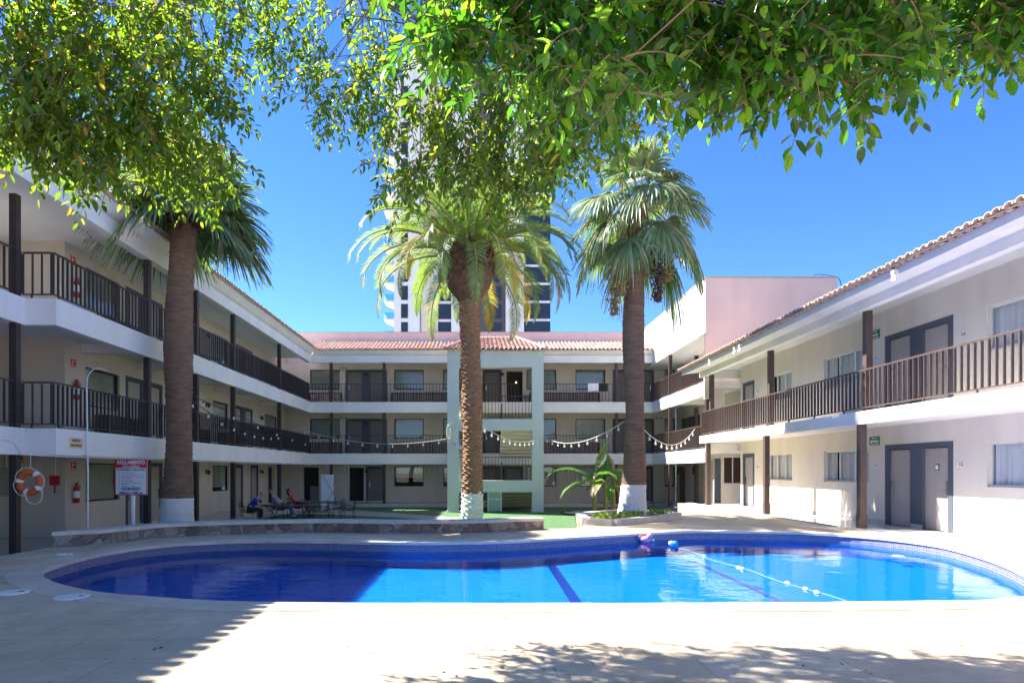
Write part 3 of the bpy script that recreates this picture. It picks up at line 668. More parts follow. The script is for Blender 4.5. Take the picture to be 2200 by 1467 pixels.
# end wall of the lower galleries, facing the pool
m=MB(); wall_open(m,10.95,15,.3,3.19,[(10.97,11.28,.46,2.55),(11.42,12.28,1.35,2.62)],y=30.3); wall_open(m,10.95,15,3.52,6.4,[(11.45,12.3,4.5,5.7)],y=30.3); m.build('wall',WALL,PB)
lv=MB()
for a,b in ((11.44,11.83),(11.87,12.26)):
    for k in range(14): z=1.40+k*.085; lv.add([(a,30.40,z),(b,30.40,z),(b,30.46,z+.075),(a,30.46,z+.075)],[(0,1,2,3)])
lv.box(11.42,12.28,30.47,30.48,1.35,2.62); o=lv.build('louvre',M('louvre_wood',(.09,.05,.035),.6),PB)
m=MB(); m.box(11.42,12.28,30.38,30.42,1.35,1.39); m.box(11.42,12.28,30.38,30.42,2.58,2.62); m.box(11.83,11.87,30.38,30.42,1.39,2.58); m.build('louvre_frame',ALU,o)
m=MB(); m.box(10.98,11.27,30.4,30.44,.46,2.54); m.build('door',FRAMEB,PB)
m=MB(); m.box(11.44,12.3,30.42,30.46,4.5,5.7); m.build('window',GLASS,PB)
m=MB(); m.box(12.24,12.295,38.75,39.65,.02,2.2); o=m.build('door',BROWNDOOR,PB); o['label']='brown wooden door'
m=MB(); m.box(12.22,12.24,38.82,38.9,.95,1.15); m.build('handle',CHROME,o)
for y in (37.2,40.1):
    m=MB(); m.box(12.26,12.297,y-.16,y+.16,1.75,2.2); m.build('vent_window',DARKFR,PB)
for zf in (F1,F2):
    m=MB(); m.box(12.25,12.297,36.2,39.4,zf+.95,zf+2.1); o=m.build('window',DARKFR,PB)
    m=MB(); m.box(12.235,12.25,36.26,37.78,zf+1.0,zf+2.05); m.box(12.235,12.25,37.82,39.34,zf+1.0,zf+2.05); m.build('pane',M('dark_glass',(.02,.022,.025),.05),o)
m=MB(); m.tube(smooth_open([(15.3,29.9,10.75),(15.5,29.9,10.95),(16.1,29.9,10.9),(16.42,29.6,10.6),(16.45,29.5,9.6)],5),.018,5); m.build('cable',BLACKP,PB)

# ------------------------------------------------------------------ RIGHT WING (local x = -Y, local y = X-11.5)
RWG=thing('hotel_wing','two storey sunlit wing with brown posts and grey doors, right of the pool','hotel wing',(11.5,0,0),GA,RAD(-90),True)
G1=3.52; m=MB()
for zf,z0,z1 in ((.46,.46,3.215),(G1,G1,6.51)):
    ops=[door_set(RWG,[-17.8,-16.4],zf,DOORM,edge=.17),door_set(RWG,[-27.75],zf,DOORM,edge=.14),door_set(RWG,[-7.2,-5.8],zf,DOORM)]
    for a,b,k in ((-14.75,-12.3,2),(-21.7,-19.2,3),(-25.9,-23.9,3),(-11,-8.7,2)):
        ops.append((a,b,zf+1.15,zf+2.15)); window(RWG,a,b,zf+1.15,zf+2.15,'alu',mull=k)
    wall_open(m,-28.6,4,z0,z1,ops); m.quad((-28.6,2,z0),(-28.6,0,z0),(-28.6,0,z1),(-28.6,2,z1))
m.quad((-28.6,2,.4),(4,2,.4),(4,2,7.4),(-28.6,2,7.4)); m.quad((4,0,.4),(4,2,.4),(4,2,7.4),(4,0,7.4))
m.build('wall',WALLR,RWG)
BASE=M('skirting_tile',(.45,.43,.41),.3,var=.08); m=MB()
for a,b in ((-28.6,-28.35),(-27.15,-18.43),(-17.33,-16.87),(-15.77,-7.8),(-5.2,4)): m.box(a,b,-.014,-.001,.46,.57)
m.build('skirting',BASE,RWG)
m=MB(); m.box(-29.5,4,-1.5,-1.3,3.19,G1); m.build('fascia_beam',WHITE,RWG)
m=MB(); m.box(-29.5,4,-1.299,2,3.21,G1-.004); m.box(-29.5,4,-1.279,2,6.5,6.6); m.build('floor_slab',SOFFIT,RWG)
railing(RWG,(-29.4,-1.40),(4,-1.40),G1,M('railing_paint_sunlit',(.095,.062,.053),.55,var=.2,vscale=6),sp=.185,bd=.055)  # railing brown with its sunlit tone put into the colour
for x in (-28.7,-22.9,-17.2,-11.5,-5.8):
    post(RWG,x,-1.385,.40,3.19,.17,M('post_paint_%d'%int(-x),(.085,.056,.048),.55,var=.2,vscale=5,bump=.1) if x==-28.7 else bpy.data.materials['post_paint_28']); post(RWG,x,-1.23,G1,6.18,.17,bpy.data.materials['post_paint_28'],False)
m=MB(); extr(m,[(-1.5,6.17),(-1.28,6.17),(-1.28,6.5),(-.9,6.55),(-2.28,6.46),(-2.30,6.27),(-2.26,6.27),(-2.24,6.31),(-1.5,6.40)],-29.5,4); m.build('roof_cornice',WHITE,RWG)
roof_tiles(RWG,-29.55,4,-2.36,6.50,4.0,.27,TILEP,rows=7,seed=8,name='roof',jit=.02,lip=.11)
for x in (-14.3,-23.2,-22.75,-25.7):
    m=MB(); m.box(x-.05,x+.05,-2.42,-2.301,6.28,6.36); m.bar((x,-2.36,6.30),(x+.02,-2.40,6.12),.09,.06); m.build('downspout',WHITEPAINT,RWG)
for x in (-13.2,-18.2,-24,-9):
    m=MB(); m.lathe([(.10,3.195),(.11,3.205),(.10,3.209)],14,(x,-.7)); m.build('ceiling_light',ALU,RWG)
for za_,zb_ in ((2.86,3.19),(6.1,6.5)):
    m=MB(); m.box(-29.48,-29.2,-1.25,1.6,za_,zb_); m.build('beam',SOFFIT,RWG)

# ------------------------------------------------------------------ HIGH RISE far behind
HR=thing('apartment_tower','tall white apartment tower far behind the palms with glass balconies','apartment tower',(-1,118,-1))
TW=stucco('tower_white',(.80,.80,.79),.05,.2); TC=stucco('tower_cream',(.74,.69,.60),.05,.2); TB=M('tower_brown',(.10,.085,.085),.6,var=.1)
TG=M('tower_glass',(.03,.04,.055),.12,spec=.5); TGL=glassmat('balcony_glass',(.45,.75,.80),1.5,.02,1.0)
yT=115; m=MB(); m.box(-14.9,-10.4,yT,yT+22,-1,71); m.box(-13.4,-7.2,yT+.6,yT+22,71,76.5); m.box(4.8,8,yT-.3,yT+20,-1,70); m.box(-4.8,-.2,yT+.01,yT+20,-1,70.5); m.build('wall',TW,HR)
m=MB(); m.box(-10.2,-7.2,yT+.5,yT+20,-1,70.9); m.box(-10.4,-10.2,yT+1,yT+5,-1,70.9); m.build('wall',TC,HR)['label']='cream wall panel'
m=MB(); m.box(-.2,4.8,yT+.4,yT+20,-1,70); m.build('wall',TB,HR)['label']='dark brown wall panel'
m=MB(); m.box(8,12.7,yT+.5,yT+20,-1,69.8); m.box(-7.2,-4.8,yT+.8,yT+20,-1,70.2); m.build('wall',TW,HR)
for k in range(7,22):
    z=3.2*k
    if z>68: break
    for a,b,zz,h,yy in ((-13.6,-12.5,z,2.5,yT-.05),(-7.1,-4.9,z,2.7,yT+.72),(8.05,12.68,z,2.75,yT+.42),(2.1,4.0,z,2.5,yT+.32)):
        if zz+h<21: continue
        m=MB(); m.box(a,b,yy,yy+.1,zz,zz+h); o=m.build('window',TG,HR); m=MB()
        nn=max(1,int((b-a)/1.5))
        for q in range(nn+1): xm=a+(b-a)*q/nn; m.box(xm-.05,xm+.05,yy-.03,yy-.001,zz,zz+h)
        m.box(a,b,yy-.03,yy-.001,zz+h*.36,zz+h*.36+.07); m.build('frame',DARKFR,o)
    m=MB(); m.add([(-14.9,yT+.2,z-.25),(-16.8,yT+.2,z-.12),(-16.8,yT+4,z-.12),(-14.9,yT+4,z-.9),(-14.9,yT+.2,z),(-16.8,yT+.2,z),(-16.8,yT+4,z),(-14.9,yT+4,z)],[(0,3,2,1),(4,5,6,7),(0,1,5,4),(1,2,6,5),(2,3,7,6)]); o=m.build('balcony',TC,HR)
    m=MB(); m.quad((-14.9,yT+.22,z),(-16.75,yT+.22,z),(-16.75,yT+.22,z+1.05),(-14.9,yT+.22,z+1.05)); m.quad((-16.75,yT+.22,z),(-16.75,yT+4,z),(-16.75,yT+4,z+1.05),(-16.75,yT+.22,z+1.05)); m.build('balustrade',TGL,o)
    m=MB(); m.box(-7.6,-8.9,yT-.8,yT+.5,z-.2,z-.05) if 0 else m.box(-7.95,-7.25,yT-.5,yT+.5,z-.15,z); o=m.build('balcony',TC,HR); m=MB(); m.quad((-7.9,yT-.48,z),(-7.25,yT-.48,z),(-7.25,yT-.48,z+1),(-7.9,yT-.48,z+1)); m.build('balustrade',TGL,o)
# blue glass office tower glimpsed past the left roof
GT=thing('office_tower','blue glass office tower glimpsed over the left roof through leaves','office tower',(-95,140,-1))
m=MB(); m.box(-112,-84,132,160,-1,74); m.build('wall',M('office_glass',(.05,.16,.26),.08,spec=1.0),GT); m=MB()
for k in range(24): m.box(-112.05,-83.95,131.9,132,k*3.1+1,k*3.1+1.6)
for k in range(15): m.box(-112+2*k-.06,-112+2*k+.06,131.88,131.98,0,73.5)
m.build('mullion_grid',M('office_frames',(.35,.40,.44),.5),GT)

# ------------------------------------------------------------------ PALMS
FANG=[leafmat('fan_leaf_green',(.12,.20,.08),(.2,.34,.06),.4,.5),leafmat('fan_leaf_grey',(.23,.29,.17),(.30,.42,.1),.4,.5),leafmat('fan_leaf_pale',(.42,.43,.28),(.4,.42,.16),.3,.45),leafmat('fan_leaf_dry',(.34,.24,.12),(.3,.2,.07),.25,.7)]
DATE=[leafmat('date_leaf_green',(.15,.22,.07),(.30,.44,.05),.4,.55),leafmat('date_leaf_grey',(.26,.31,.15),(.34,.46,.1),.4,.55),leafmat('date_leaf_yellow',(.50,.34,.03),(.65,.42,.03),.35,.5)]
PET=M('petiole',(.24,.25,.09),.5,var=.2); PETB=M('petiole_base',(.30,.17,.07),.8,var=.3)
TRUNKF=M('fan_palm_bark',(.145,.085,.056),.95,var=.4,vscale=3,bump=1.0,bscale=9,stretch=(1,1,5),dist=.05,col2=(.30,.185,.12))
TRUNKD=M('date_palm_bark',(.25,.125,.062),.95,var=.4,bump=1.0,bscale=10,vscale=5,stretch=(1,1,3),dist=.05,col2=(.38,.22,.125))
WASH=M('whitewash',(.74,.73,.71),.9,var=.10,vscale=5,bump=.9,bscale=14,stretch=(1,1,3),dist=.04)
BOOT=M('palm_boot',(.09,.042,.025),.95,bump=1,bscale=10,col2=(.26,.14,.08),vscale=7,dist=.05)
SEED=M('seed_cluster',(.36,.25,.12),.9,col2=(.24,.15,.07),vscale=9); SEEDD=M('seed_cluster_dark',(.10,.05,.04),.9)

def fan_frond(rr, dirv, elev, plen, blen, droop, tw):
    """one fan leaf: petiole from the heart, then a pleated blade whose free tips hang"""
    m=MB(); up=Vector((0,0,1)); d=Vector((math.cos(dirv)*math.cos(elev),math.sin(dirv)*math.cos(elev),math.sin(elev)))
    side=d.cross(up).normalized() if abs(d.z)<.98 else Vector((-math.sin(dirv),math.cos(dirv),0)); nrm=side.cross(d).normalized()
    side,nrm=(side*math.cos(tw)+nrm*math.sin(tw)),(nrm*math.cos(tw)-side*math.sin(tw))
    path=[]
    for i in range(7):
        t=i/6; path.append(d*plen*t+Vector((0,0,-droop*.55*plen*t*t)))
    m.tube(path,[.035,.03,.024,.02,.018,.016,.014],5,4,False)
    hub=path[-1]; d2=(path[-1]-path[-2]).normalized(); side=(side-d2*side.dot(d2)).normalized(); nrm=side.cross(d2).normalized()
    n=56
    for k in range(n):
        a=(k/(n-1)-.5)*RAD(215)+rr.uniform(-.02,.02); L=blen*(.74+.26*math.cos(a*.75))*rr.uniform(.9,1.06)
        v=d2*math.cos(a)+side*math.sin(a); vs=[]; w0=L*.031; q=side*math.cos(a)-d2*math.sin(a)
        pleat=nrm*(.02*(1 if k%2 else -1)); dr=droop*rr.uniform(.75,1.35)
        cup=nrm*(.12*abs(math.sin(a)))
        for t,wf in ((.0,.2),(.35,1.0),(.6,.85),(.82,.45),(1.0,.05)):
            c=hub+v*L*t*(1-.10*dr*t*t)+cup*t+Vector((0,0,-dr*L*.55*max(0,t-.25)**2*1.6))
            tw2=rr.uniform(-.25,.25)*max(0,t-.6)
            e=q*(w0*wf)+nrm*(w0*wf*tw2)
            vs+= [c-e+pleat*t, c+e-pleat*t*.4]
        mi=rr.choices((0,1,2,3),(4,4,1.6,.25))[0]
        m.add(vs,[(2*i,2*i+1,2*i+3,2*i+2) for i in range(4)],mi)
        if rr.random()<.45:                       # loose white threads at the tips
            e=(Vector(vs[-1])+Vector(vs[-2]))/2; z=e+v*rr.uniform(.08,.2)+Vector((rr.uniform(-.08,.08),rr.uniform(-.08,.08),-rr.uniform(.02,.15)))
            s_=side*.003; m.add([e-s_,e+s_,z],[(0,1,2)],2)
    return m
def date_frond(rr, dirv, elev, L, droop, yellow=0.0):
    m=MB(); p=Vector((math.cos(dirv)*.12,math.sin(dirv)*.12,0)); el=elev; pts=[p.copy()]; n=26; roll=rr.uniform(-.5,.5)
    for i in range(n):
        t=i/n; el-= droop/n*(0.5+1.3*t); s=L/n
        p=p+Vector((math.cos(dirv)*math.cos(el),math.sin(dirv)*math.cos(el),math.sin(el)))*s; pts.append(p.copy())
    m.tube(pts,[.040*(1-.85*i/n)+.004 for i in range(n+1)],5,3,False)
    H=Vector((-math.sin(dirv),math.cos(dirv),0))
    N_=92
    for k in range(N_):
        t=.13+.87*k/(N_-1); f=t*n; i=min(n-1,int(f)); c=pts[i].lerp(pts[i+1],f-i); T=(pts[i+1]-pts[i]).normalized(); U=H.cross(T).normalized()
        if U.z<0 and abs(U.z)>.0: U=U if True else -U
        up=-U if U.dot(Vector((0,0,1)))<0 and T.z>-.9 else U
        ll=.50*(math.sin(PI*min(1,t*.9+.12))**.6)*rr.uniform(.85,1.1)+.05
        for s in (-1,1):
            fw=.55+.5*t+rr.uniform(-.1,.1); vv=(T*fw+H*s*1.0+up*(.38+rr.uniform(-.12,.16))+H.cross(T)*0*roll).normalized()
            w=T.cross(vv); w=(T*.6+up*.4*s*0).normalized(); w=(w-vv*w.dot(vv)).normalized()*.015
            mid=c+vv*ll*.5; tip=c+vv*ll+Vector((0,0,-.10*ll-.12*ll*rr.random()))
            mi=2 if rr.random()<yellow*(.4+t) else rr.choices((0,1),(3,2))[0]
            m.add([c-w*.5,c+w*.5,mid+w,mid-w,tip],[(0,1,2,3),(3,2,4)],mi)
    return m
def ring_trunk(prof_pts, r_of, z0, z1, base, lean, n=22, dz=.09, rough=.03, seed=0):
    rr=random.Random(seed); m=MB(); vs=[]; k=int((z1-z0)/dz); ph=rr.uniform(0,9)
    for i in range(k+1):
        z=z0+(z1-z0)*i/k; t=(z-base.z); cx=base.x+lean(t)[0]; cy=base.y+lean(t)[1]; ringr=1+rough*(1 if i%2 else -1)*rr.uniform(.2,1)
        for j in range(n):
            a=2*PI*j/n; q=r_of(t)*ringr*(1+.035*noise.noise(Vector((math.cos(a)*2+ph,math.sin(a)*2,z*1.7)))+.02*rr.uniform(-1,1))
            vs.append((cx+q*math.cos(a),cy+q*math.sin(a),z))
    m.add(vs,[(i*n+j,i*n+(j+1)%n,(i+1)*n+(j+1)%n,(i+1)*n+j) for i in range(k) for j in range(n)]+[tuple((k)*n+j for j in range(n))])
    return m
def fan_palm(label, base, ztop, rb, rt, white, seed, nf, rad, lean=(0,0), skirt=True, seeds=(), low=-20, pk=1.0, dk=1.0):
    rr=random.Random(seed); P=thing('fan_palm',label,'palm tree',base,'palms round the pool')
    b=Vector(base); Ht=ztop-b.z; ln=lambda t:(lean[0]*t/Ht+.06*math.sin(t*.7),lean[1]*t/Ht)
    rf=lambda t: rt+(rb-rt)*math.exp(-t/1.1)*1.0+(.10*math.exp(-t/.35))+.03*math.sin(t*1.3)
    zt=b.z+white
    ring_trunk(None,rf,zt-.02,ztop,b,ln,rough=.035,dz=.07,seed=seed).build('trunk',TRUNKF,P,True)
    ring_trunk(None,lambda t: rf(t)*1.025,b.z-.15,zt,b,ln,rough=.012,seed=seed+1).build('painted_trunk_base',WASH,P,True)
    top=Vector((b.x+ln(Ht)[0],b.y+ln(Ht)[1],ztop))
    if skirt:
        m=MB()
        for k in range(80):
            a=k*2.39996; z=top.z-.55+.6*(k/80); r0=rt*(.95+.1*rr.random()); v=Vector((math.cos(a),math.sin(a),0))
            p=Vector((top.x,top.y,z))+v*r0; q=p+v*rr.uniform(.10,.22)+Vector((0,0,rr.uniform(-.16,.14))); sd=Vector((-v.y,v.x,0))*rr.uniform(.05,.09)
            m.add([p-sd,p+sd,q+sd*.7,q-sd*.7,p+Vector((0,0,.12)),q+Vector((0,0,.03))],[(0,1,2,3),(0,3,5,4),(1,4,5,2)])
        m.build('old_leaf_bases',BOOT,P)
    heart=top+Vector((0,0,.15))
    for k in range(nf):
        f=(k+.5)/nf; el=RAD(84)-RAD(84-low)*f**.9+rr.uniform(-.1,.1); a=k*2.39996+rr.uniform(-.25,.25)
        pl=rad*rr.uniform(.40,.52)*pk; bl=rad*rr.uniform(.52,.64); dr=(.25+.55*f+rr.uniform(-.1,.15))*dk
        m=fan_frond(rr,a,el,pl,bl,dr,rr.uniform(-.5,.5)); o=m.build('frond',FANG+[PET],P); o.location=heart-b+Vector((0,0,-.30*f))
    for sx,sy,dz,ln_,dk in seeds:
        m=MB(); p0=heart+Vector((sx*.25,sy*.25,-.3)); p1=heart+Vector((sx,sy,-.45+dz)); path=[p0,p0.lerp(p1,.5)+Vector((0,0,.15)),p1,p1+Vector((0,0,-ln_))]
        m.tube(smooth_open(path,6),.014,5)
        for k in range(520):
            t=rr.random()**.8; c=p1+Vector((rr.gauss(0,.16)*(1-.6*t),rr.gauss(0,.16)*(1-.6*t),-ln_*t)); s=rr.uniform(.012,.035)
            u=Vector((rr.gauss(0,1),rr.gauss(0,1),rr.gauss(0,1))).normalized()*s; w=u.orthogonal().normalized()*s; x=u.cross(w).normalized()*s*2
            m.add([c-u,c+u,c+w,c-w,c+x,c-x],[(0,2,4),(2,1,4),(1,3,4),(3,0,4),(2,0,5),(1,2,5),(3,1,5),(0,3,5)])
        m.build('seed_cluster',SEEDD if dk else SEED,P)
    return P
fan_palm('tall fan palm with whitewashed foot, leafy crown partly behind left foliage',(-9.14,19.6,-.2),9.75,.50,.38,1.35,21,44,2.7,lean=(.28,0),low=4,dk=.95)
fan_palm('tallest fan palm with whitewashed flared foot and hanging seed clusters',(5.03,21.4,.36),10.75,.43,.325,1.15,33,30,2.25,lean=(.19,0),low=-34,pk=1.3,dk=1.55,skirt=False,
         seeds=((-.9,-.45,-1.75,1.75,False),(.5,-.4,-1.35,1.7,True),(.8,-.5,-1.1,1.3,False),(-.7,-.65,-1.6,1.3,False),(-.15,-.6,-1.0,.8,False)))
# date palm
def date_palm():
    rr=random.Random(5); b=Vector((-.24,23,-.2)); P=thing('date_palm','feathery date palm with rough brown trunk and bulging brown crown base','palm tree',b,'palms round the pool')
    ztop=8.05; Ht=ztop-b.z; ln=lambda t:(-.06*t/Ht+.05*math.sin(t*.5),0); rf=lambda t:.345+.045*math.exp(-t/1.0)+.012*math.sin(t*1.7)
    def scaled(z0,z1,name,mat,r_off,seed,den):
        m=ring_trunk(None,rf,z0,z1,b,ln,rough=.03,seed=seed,dz=.08); r2=random.Random(seed)
        k=int((z1-z0)*den)
        for i in range(k):
            z=z0+(z1-z0)*(i+.5)/k; a=i*2.39996+r2.uniform(-.15,.15); t=z-b.z; v=Vector((math.cos(a),math.sin(a),0)); sd=Vector((-v.y,v.x,0)); r=rf(t)
            c=Vector((b.x+ln(t)[0],b.y+ln(t)[1],z))+v*(r-.02); w=r2.uniform(.05,.09); o_=r2.uniform(.035,.075); h=r2.uniform(.05,.10)
            m.add([c-sd*w,c+sd*w,c+v*o_+sd*w*.7+Vector((0,0,h)),c+v*o_-sd*w*.7+Vector((0,0,h)),c+sd*w*.6+Vector((0,0,h*1.5)),c-sd*w*.6+Vector((0,0,h*1.5))],[(0,1,2,3),(3,2,4,5),(0,3,5),(1,4,2)])
        return m.build(name,mat,P)
    scaled(1.15,ztop,'trunk',TRUNKD,0,3,75); scaled(b.z-.1,1.15,'painted_trunk_base',WASH,0,4,75)
    top=Vector((b.x+ln(Ht)[0],b.y+ln(Ht)[1],ztop)); m=MB(); z0=ztop-.15
    prof=[(.36,z0),(.42,z0+.12),(.58,z0+.28),(.74,z0+.52),(.83,z0+.85),(.87,z0+1.15),(.85,z0+1.45),(.75,z0+1.7),(.5,z0+1.95),(.2,z0+2.1)]
    m.lathe(prof,26,(top.x,top.y),wob=lambda a,z:1+.05*noise.noise(Vector((math.cos(a)*3,math.sin(a)*3,z*3))))
    for k in range(300):
        t=rr.random(); z=z0+.15+1.75*t; a=rr.uniform(0,2*PI)
        r=[p for p in prof if p[1]<=z][-1][0]; v=Vector((math.cos(a),math.sin(a),0)); sd=Vector((-v.y,v.x,0)); c=Vector((top.x,top.y,z))+v*r*.97
        w=rr.uniform(.04,.08); hgt=rr.uniform(.2,.5); o_=rr.uniform(.06,.2)
        m.add([c-sd*w,c+sd*w,c+v*o_+sd*w*.5+Vector((0,0,hgt)),c+v*o_-sd*w*.5+Vector((0,0,hgt)),c+sd*w*.5+Vector((0,0,hgt)),c-sd*w*.5+Vector((0,0,hgt))],[(0,1,2,3),(3,2,4,5),(0,3,5),(1,4,2)])
    for k in range(26):                                       # dry hanging sheaths
        a=rr.uniform(0,2*PI); v=Vector((math.cos(a),math.sin(a),0)); sd=Vector((-v.y,v.x,0)); c=Vector((top.x,top.y,z0+rr.uniform(1.3,1.8)))+v*.87; L=rr.uniform(.5,1.1)
        m.add([c-sd*.03,c+sd*.03,c+v*.07+sd*.05-Vector((0,0,L*.6)),c+v*.07-sd*.04-Vector((0,0,L*.6)),c+v*.02-Vector((0,0,L))],[(0,1,2,3),(3,2,4)])
    m.build('crown_base',BOOT,P)
    heart=Vector((top.x,top.y,z0+1.75)); nf=72
    for k in range(nf):
        f=(k+.5)/nf; el=RAD(86)-RAD(76)*f**.85+rr.uniform(-.08,.08); a=k*2.39996+rr.uniform(-.2,.2); L=rr.uniform(3.9,4.8)*(.85 if f<.15 else 1)
        y=.0
        if f>.7 and rr.random()<.55: y=rr.choice((.12,.25,.7))
        m=date_frond(rr,a,el,L,1.35+.75*f+rr.uniform(-.15,.2),y); o=m.build('frond',DATE+[PET],P); o.location=heart-b+Vector((math.cos(a)*.25,math.sin(a)*.25,-.2*f))
date_palm()

# ------------------------------------------------------------------ SHADE TREES whose boughs hang into the picture
LEAFN=[leafmat('near_leaf_dark',(.02,.07,.010),(.05,.20,.010),.40,.32),leafmat('near_leaf_mid',(.045,.125,.016),(.12,.38,.015),.46,.32),leafmat('near_leaf_light',(.11,.22,.03),(.30,.62,.02),.52,.35),leafmat('near_leaf_yellow',(.25,.24,.03),(.5,.5,.03),.5,.5)]
LEAF=[leafmat('leaf_dark',(.045,.095,.012),(.22,.36,.012),.46,.32),leafmat('leaf_mid',(.075,.145,.02),(.31,.53,.02),.5,.32),leafmat('leaf_light',(.15,.22,.03),(.50,.66,.03),.54,.35),leafmat('leaf_yellow',(.32,.23,.03),(.65,.45,.03),.5,.5)]
TWIG=M('twig_bark',(.17,.13,.09),.9,var=.2)
def leaf_at(m, base, d, nrm, L, w, mi, curl):
    s=d.cross(nrm).normalized(); nrm=s.cross(d)
    def P(t,x,dip): return base+d*(L*t)+s*(w*x)+nrm*(abs(x)*w*.35-curl*L*t*t+dip)
    vs=[P(.0,0,0),P(.28,-.82,0),P(.28,0,0),P(.28,.82,0),P(.62,-.85,0),P(.62,0,0),P(.62,.85,0),P(1.0,0,0)]
    m.add(vs,[(0,2,1),(0,3,2),(1,2,5,4),(2,3,6,5),(4,5,7),(5,6,7)],mi)
def boughs(tree, blobs, seed, leafL, wts=(5,4,2,.35), twname='twigs', sl=(4.0,7.0), grav=.20, hang=.35, keep=1.0, mats=None):
    """fill a set of ellipsoids (centre, radii, sprays) with hanging leafy sprays"""
    rr=random.Random(seed); lm=MB(); tm=MB()
    for c,r,n in blobs:
        c=Vector(c)
        for k in range(int(n*keep)):
            while True:
                u=Vector((rr.uniform(-1,1),rr.uniform(-1,1),rr.uniform(-1,1)))
                if u.length<1: break
            p=c+Vector((u.x*r[0],u.y*r[1],u.z*r[2])); a=rr.uniform(0,2*PI); L=leafL*rr.uniform(*sl)
            d=Vector((math.cos(a)*.75,math.sin(a)*.75,rr.uniform(-.6,.25))).normalized(); pts=[p.copy()]; ns=7
            for i in range(ns):
                d=(d+Vector((rr.uniform(-.15,.15),rr.uniform(-.15,.15),-grav))).normalized(); p=p+d*(L/ns); pts.append(p.copy())
            tm.tube(pts,[.0045,.004,.0035,.003,.003,.0025,.002,.0015],3,0,False)
            nl=rr.randint(9,14)
            tone=rr.random()
            for q in range(nl):
                f=(.12+.88*q/(nl-1))*ns; i=min(ns-1,int(f)); b=pts[i].lerp(pts[i+1],f-i); t=(pts[i+1]-pts[i]).normalized()
                az=q*2.4+rr.uniform(-.4,.4); sx=t.orthogonal().normalized(); sy=t.cross(sx)
                dd=(t*.55+(sx*math.cos(az)+sy*math.sin(az))*.8+Vector((0,0,-hang))).normalized() if q<nl-1 else t
                nn=(Vector((rr.uniform(-.5,.5),rr.uniform(-.5,.5),1))-dd*dd.z).normalized()
                if nn.cross(dd).length<.1: nn=dd.orthogonal().normalized()
                ll=leafL*rr.uniform(.7,1.15)
                mi=rr.choices((0,1,2,3),wts)[0]
                leaf_at(lm,b+dd*.006,dd,nn,ll,ll*rr.uniform(.21,.27),mi,rr.uniform(.02,.22))
    lm.add(tm.v,tm.f,4); lm.build('crown',(mats or LEAF)+[TWIG],tree)
def limb(tree, pts, r0, r1, name='limb'):
    m=MB(); P=smooth_open(pts,7); k=len(P)-1; m.tube(P,[r0+(r1-r0)*i/k for i in range(k+1)],8); return m.build(name,BARK,tree,True)
def strands(tree, src, blobs, seed, n):
    """thin woody twigs running from a limb into the leaf masses"""
    rr=random.Random(seed); m=MB()
    for k in range(n):
        c,r,_=rr.choice(blobs); s=Vector(rr.choice(src))+Vector((rr.uniform(-.3,.3),rr.uniform(-.3,.3),rr.uniform(-.1,.2))); e=Vector(c)+Vector((rr.uniform(-1,1)*r[0]*.9,rr.uniform(-1,1)*r[1]*.9,rr.uniform(-1,.3)*r[2]*.9))
        mid=s.lerp(e,.5)+Vector((rr.uniform(-.2,.2),rr.uniform(-.2,.2),.25)); P=smooth_open([s,mid,e],6); q=len(P)-1
        m.tube(P,[.013*(1-.8*i/q) for i in range(q+1)],4,0,False)
    m.build('branchlets',TWIG,tree)
def blob(px,py,Y,rx,ry,rz,n):           # leaf mass centred on a sight line at depth Y; radii in metres
    p=atY(px,py-(88 if Y<3.5 else (62 if 500<px<1450 and Y<7.7 else 38)),Y); return ((p.x,p.y,p.z),(rx,ry,rz),n)
# left tree
T1=thing('shade_tree','broad leaved tree on the left whose small leaves hang before the fan palm','tree',(-8.0,3.6,ZD))
B1=[blob(60,80,5.9,.6,.8,.65,170),blob(200,70,6.1,.85,.9,.7,220),blob(400,40,7.4,.9,.9,.65,150),blob(50,220,5.6,.55,.6,.45,110),blob(200,210,5.9,.7,.7,.5,170),blob(380,170,7.2,.66,.7,.57,140),
    blob(290,320,6.6,.62,.65,.36,140),blob(400,350,7.0,.5,.55,.38,72),blob(170,340,5.9,.42,.45,.25,70),blob(470,225,7.2,.26,.4,.32,34),blob(560,60,7.8,.45,.7,.5,60),blob(430,430,7.0,.30,.4,.20,22),blob(80,300,5.6,.28,.35,.18,34),blob(590,120,7.8,.18,.3,.25,12),blob(210,410,6.2,.2,.25,.12,14)]
m=MB(); tp_=[(-8.0,3.6,-.2),(-8.05,3.7,1.2),(-7.8,3.9,2.8),(-7.5,4.3,4.4)]; k=len(smooth_open(tp_,7)); m.tube(smooth_open(tp_,7),[.30-.12*i/k for i in range(k)],12); m.build('trunk',BARK,T1,True)
limb(T1,[(-7.55,4.2,4.3),(-6.7,5.3,5.9),(-5.2,6.4,6.9),(-3.6,8.4,8.0)],.15,.03); limb(T1,[(-7.55,4.2,4.3),(-6.9,4.8,5.9),(-5.2,5.5,6.9),(-3.2,6.0,6.7)],.12,.02)
boughs(T1,B1,101,.105,wts=(5,4,2.0,.35),sl=(2.8,5.0),hang=.10,keep=.66); strands(T1,[(-5.2,6.4,6.9),(-4.2,7.6,7.6),(-3.2,6.0,6.6),(-3.6,8.4,8.0)],B1,7,70)
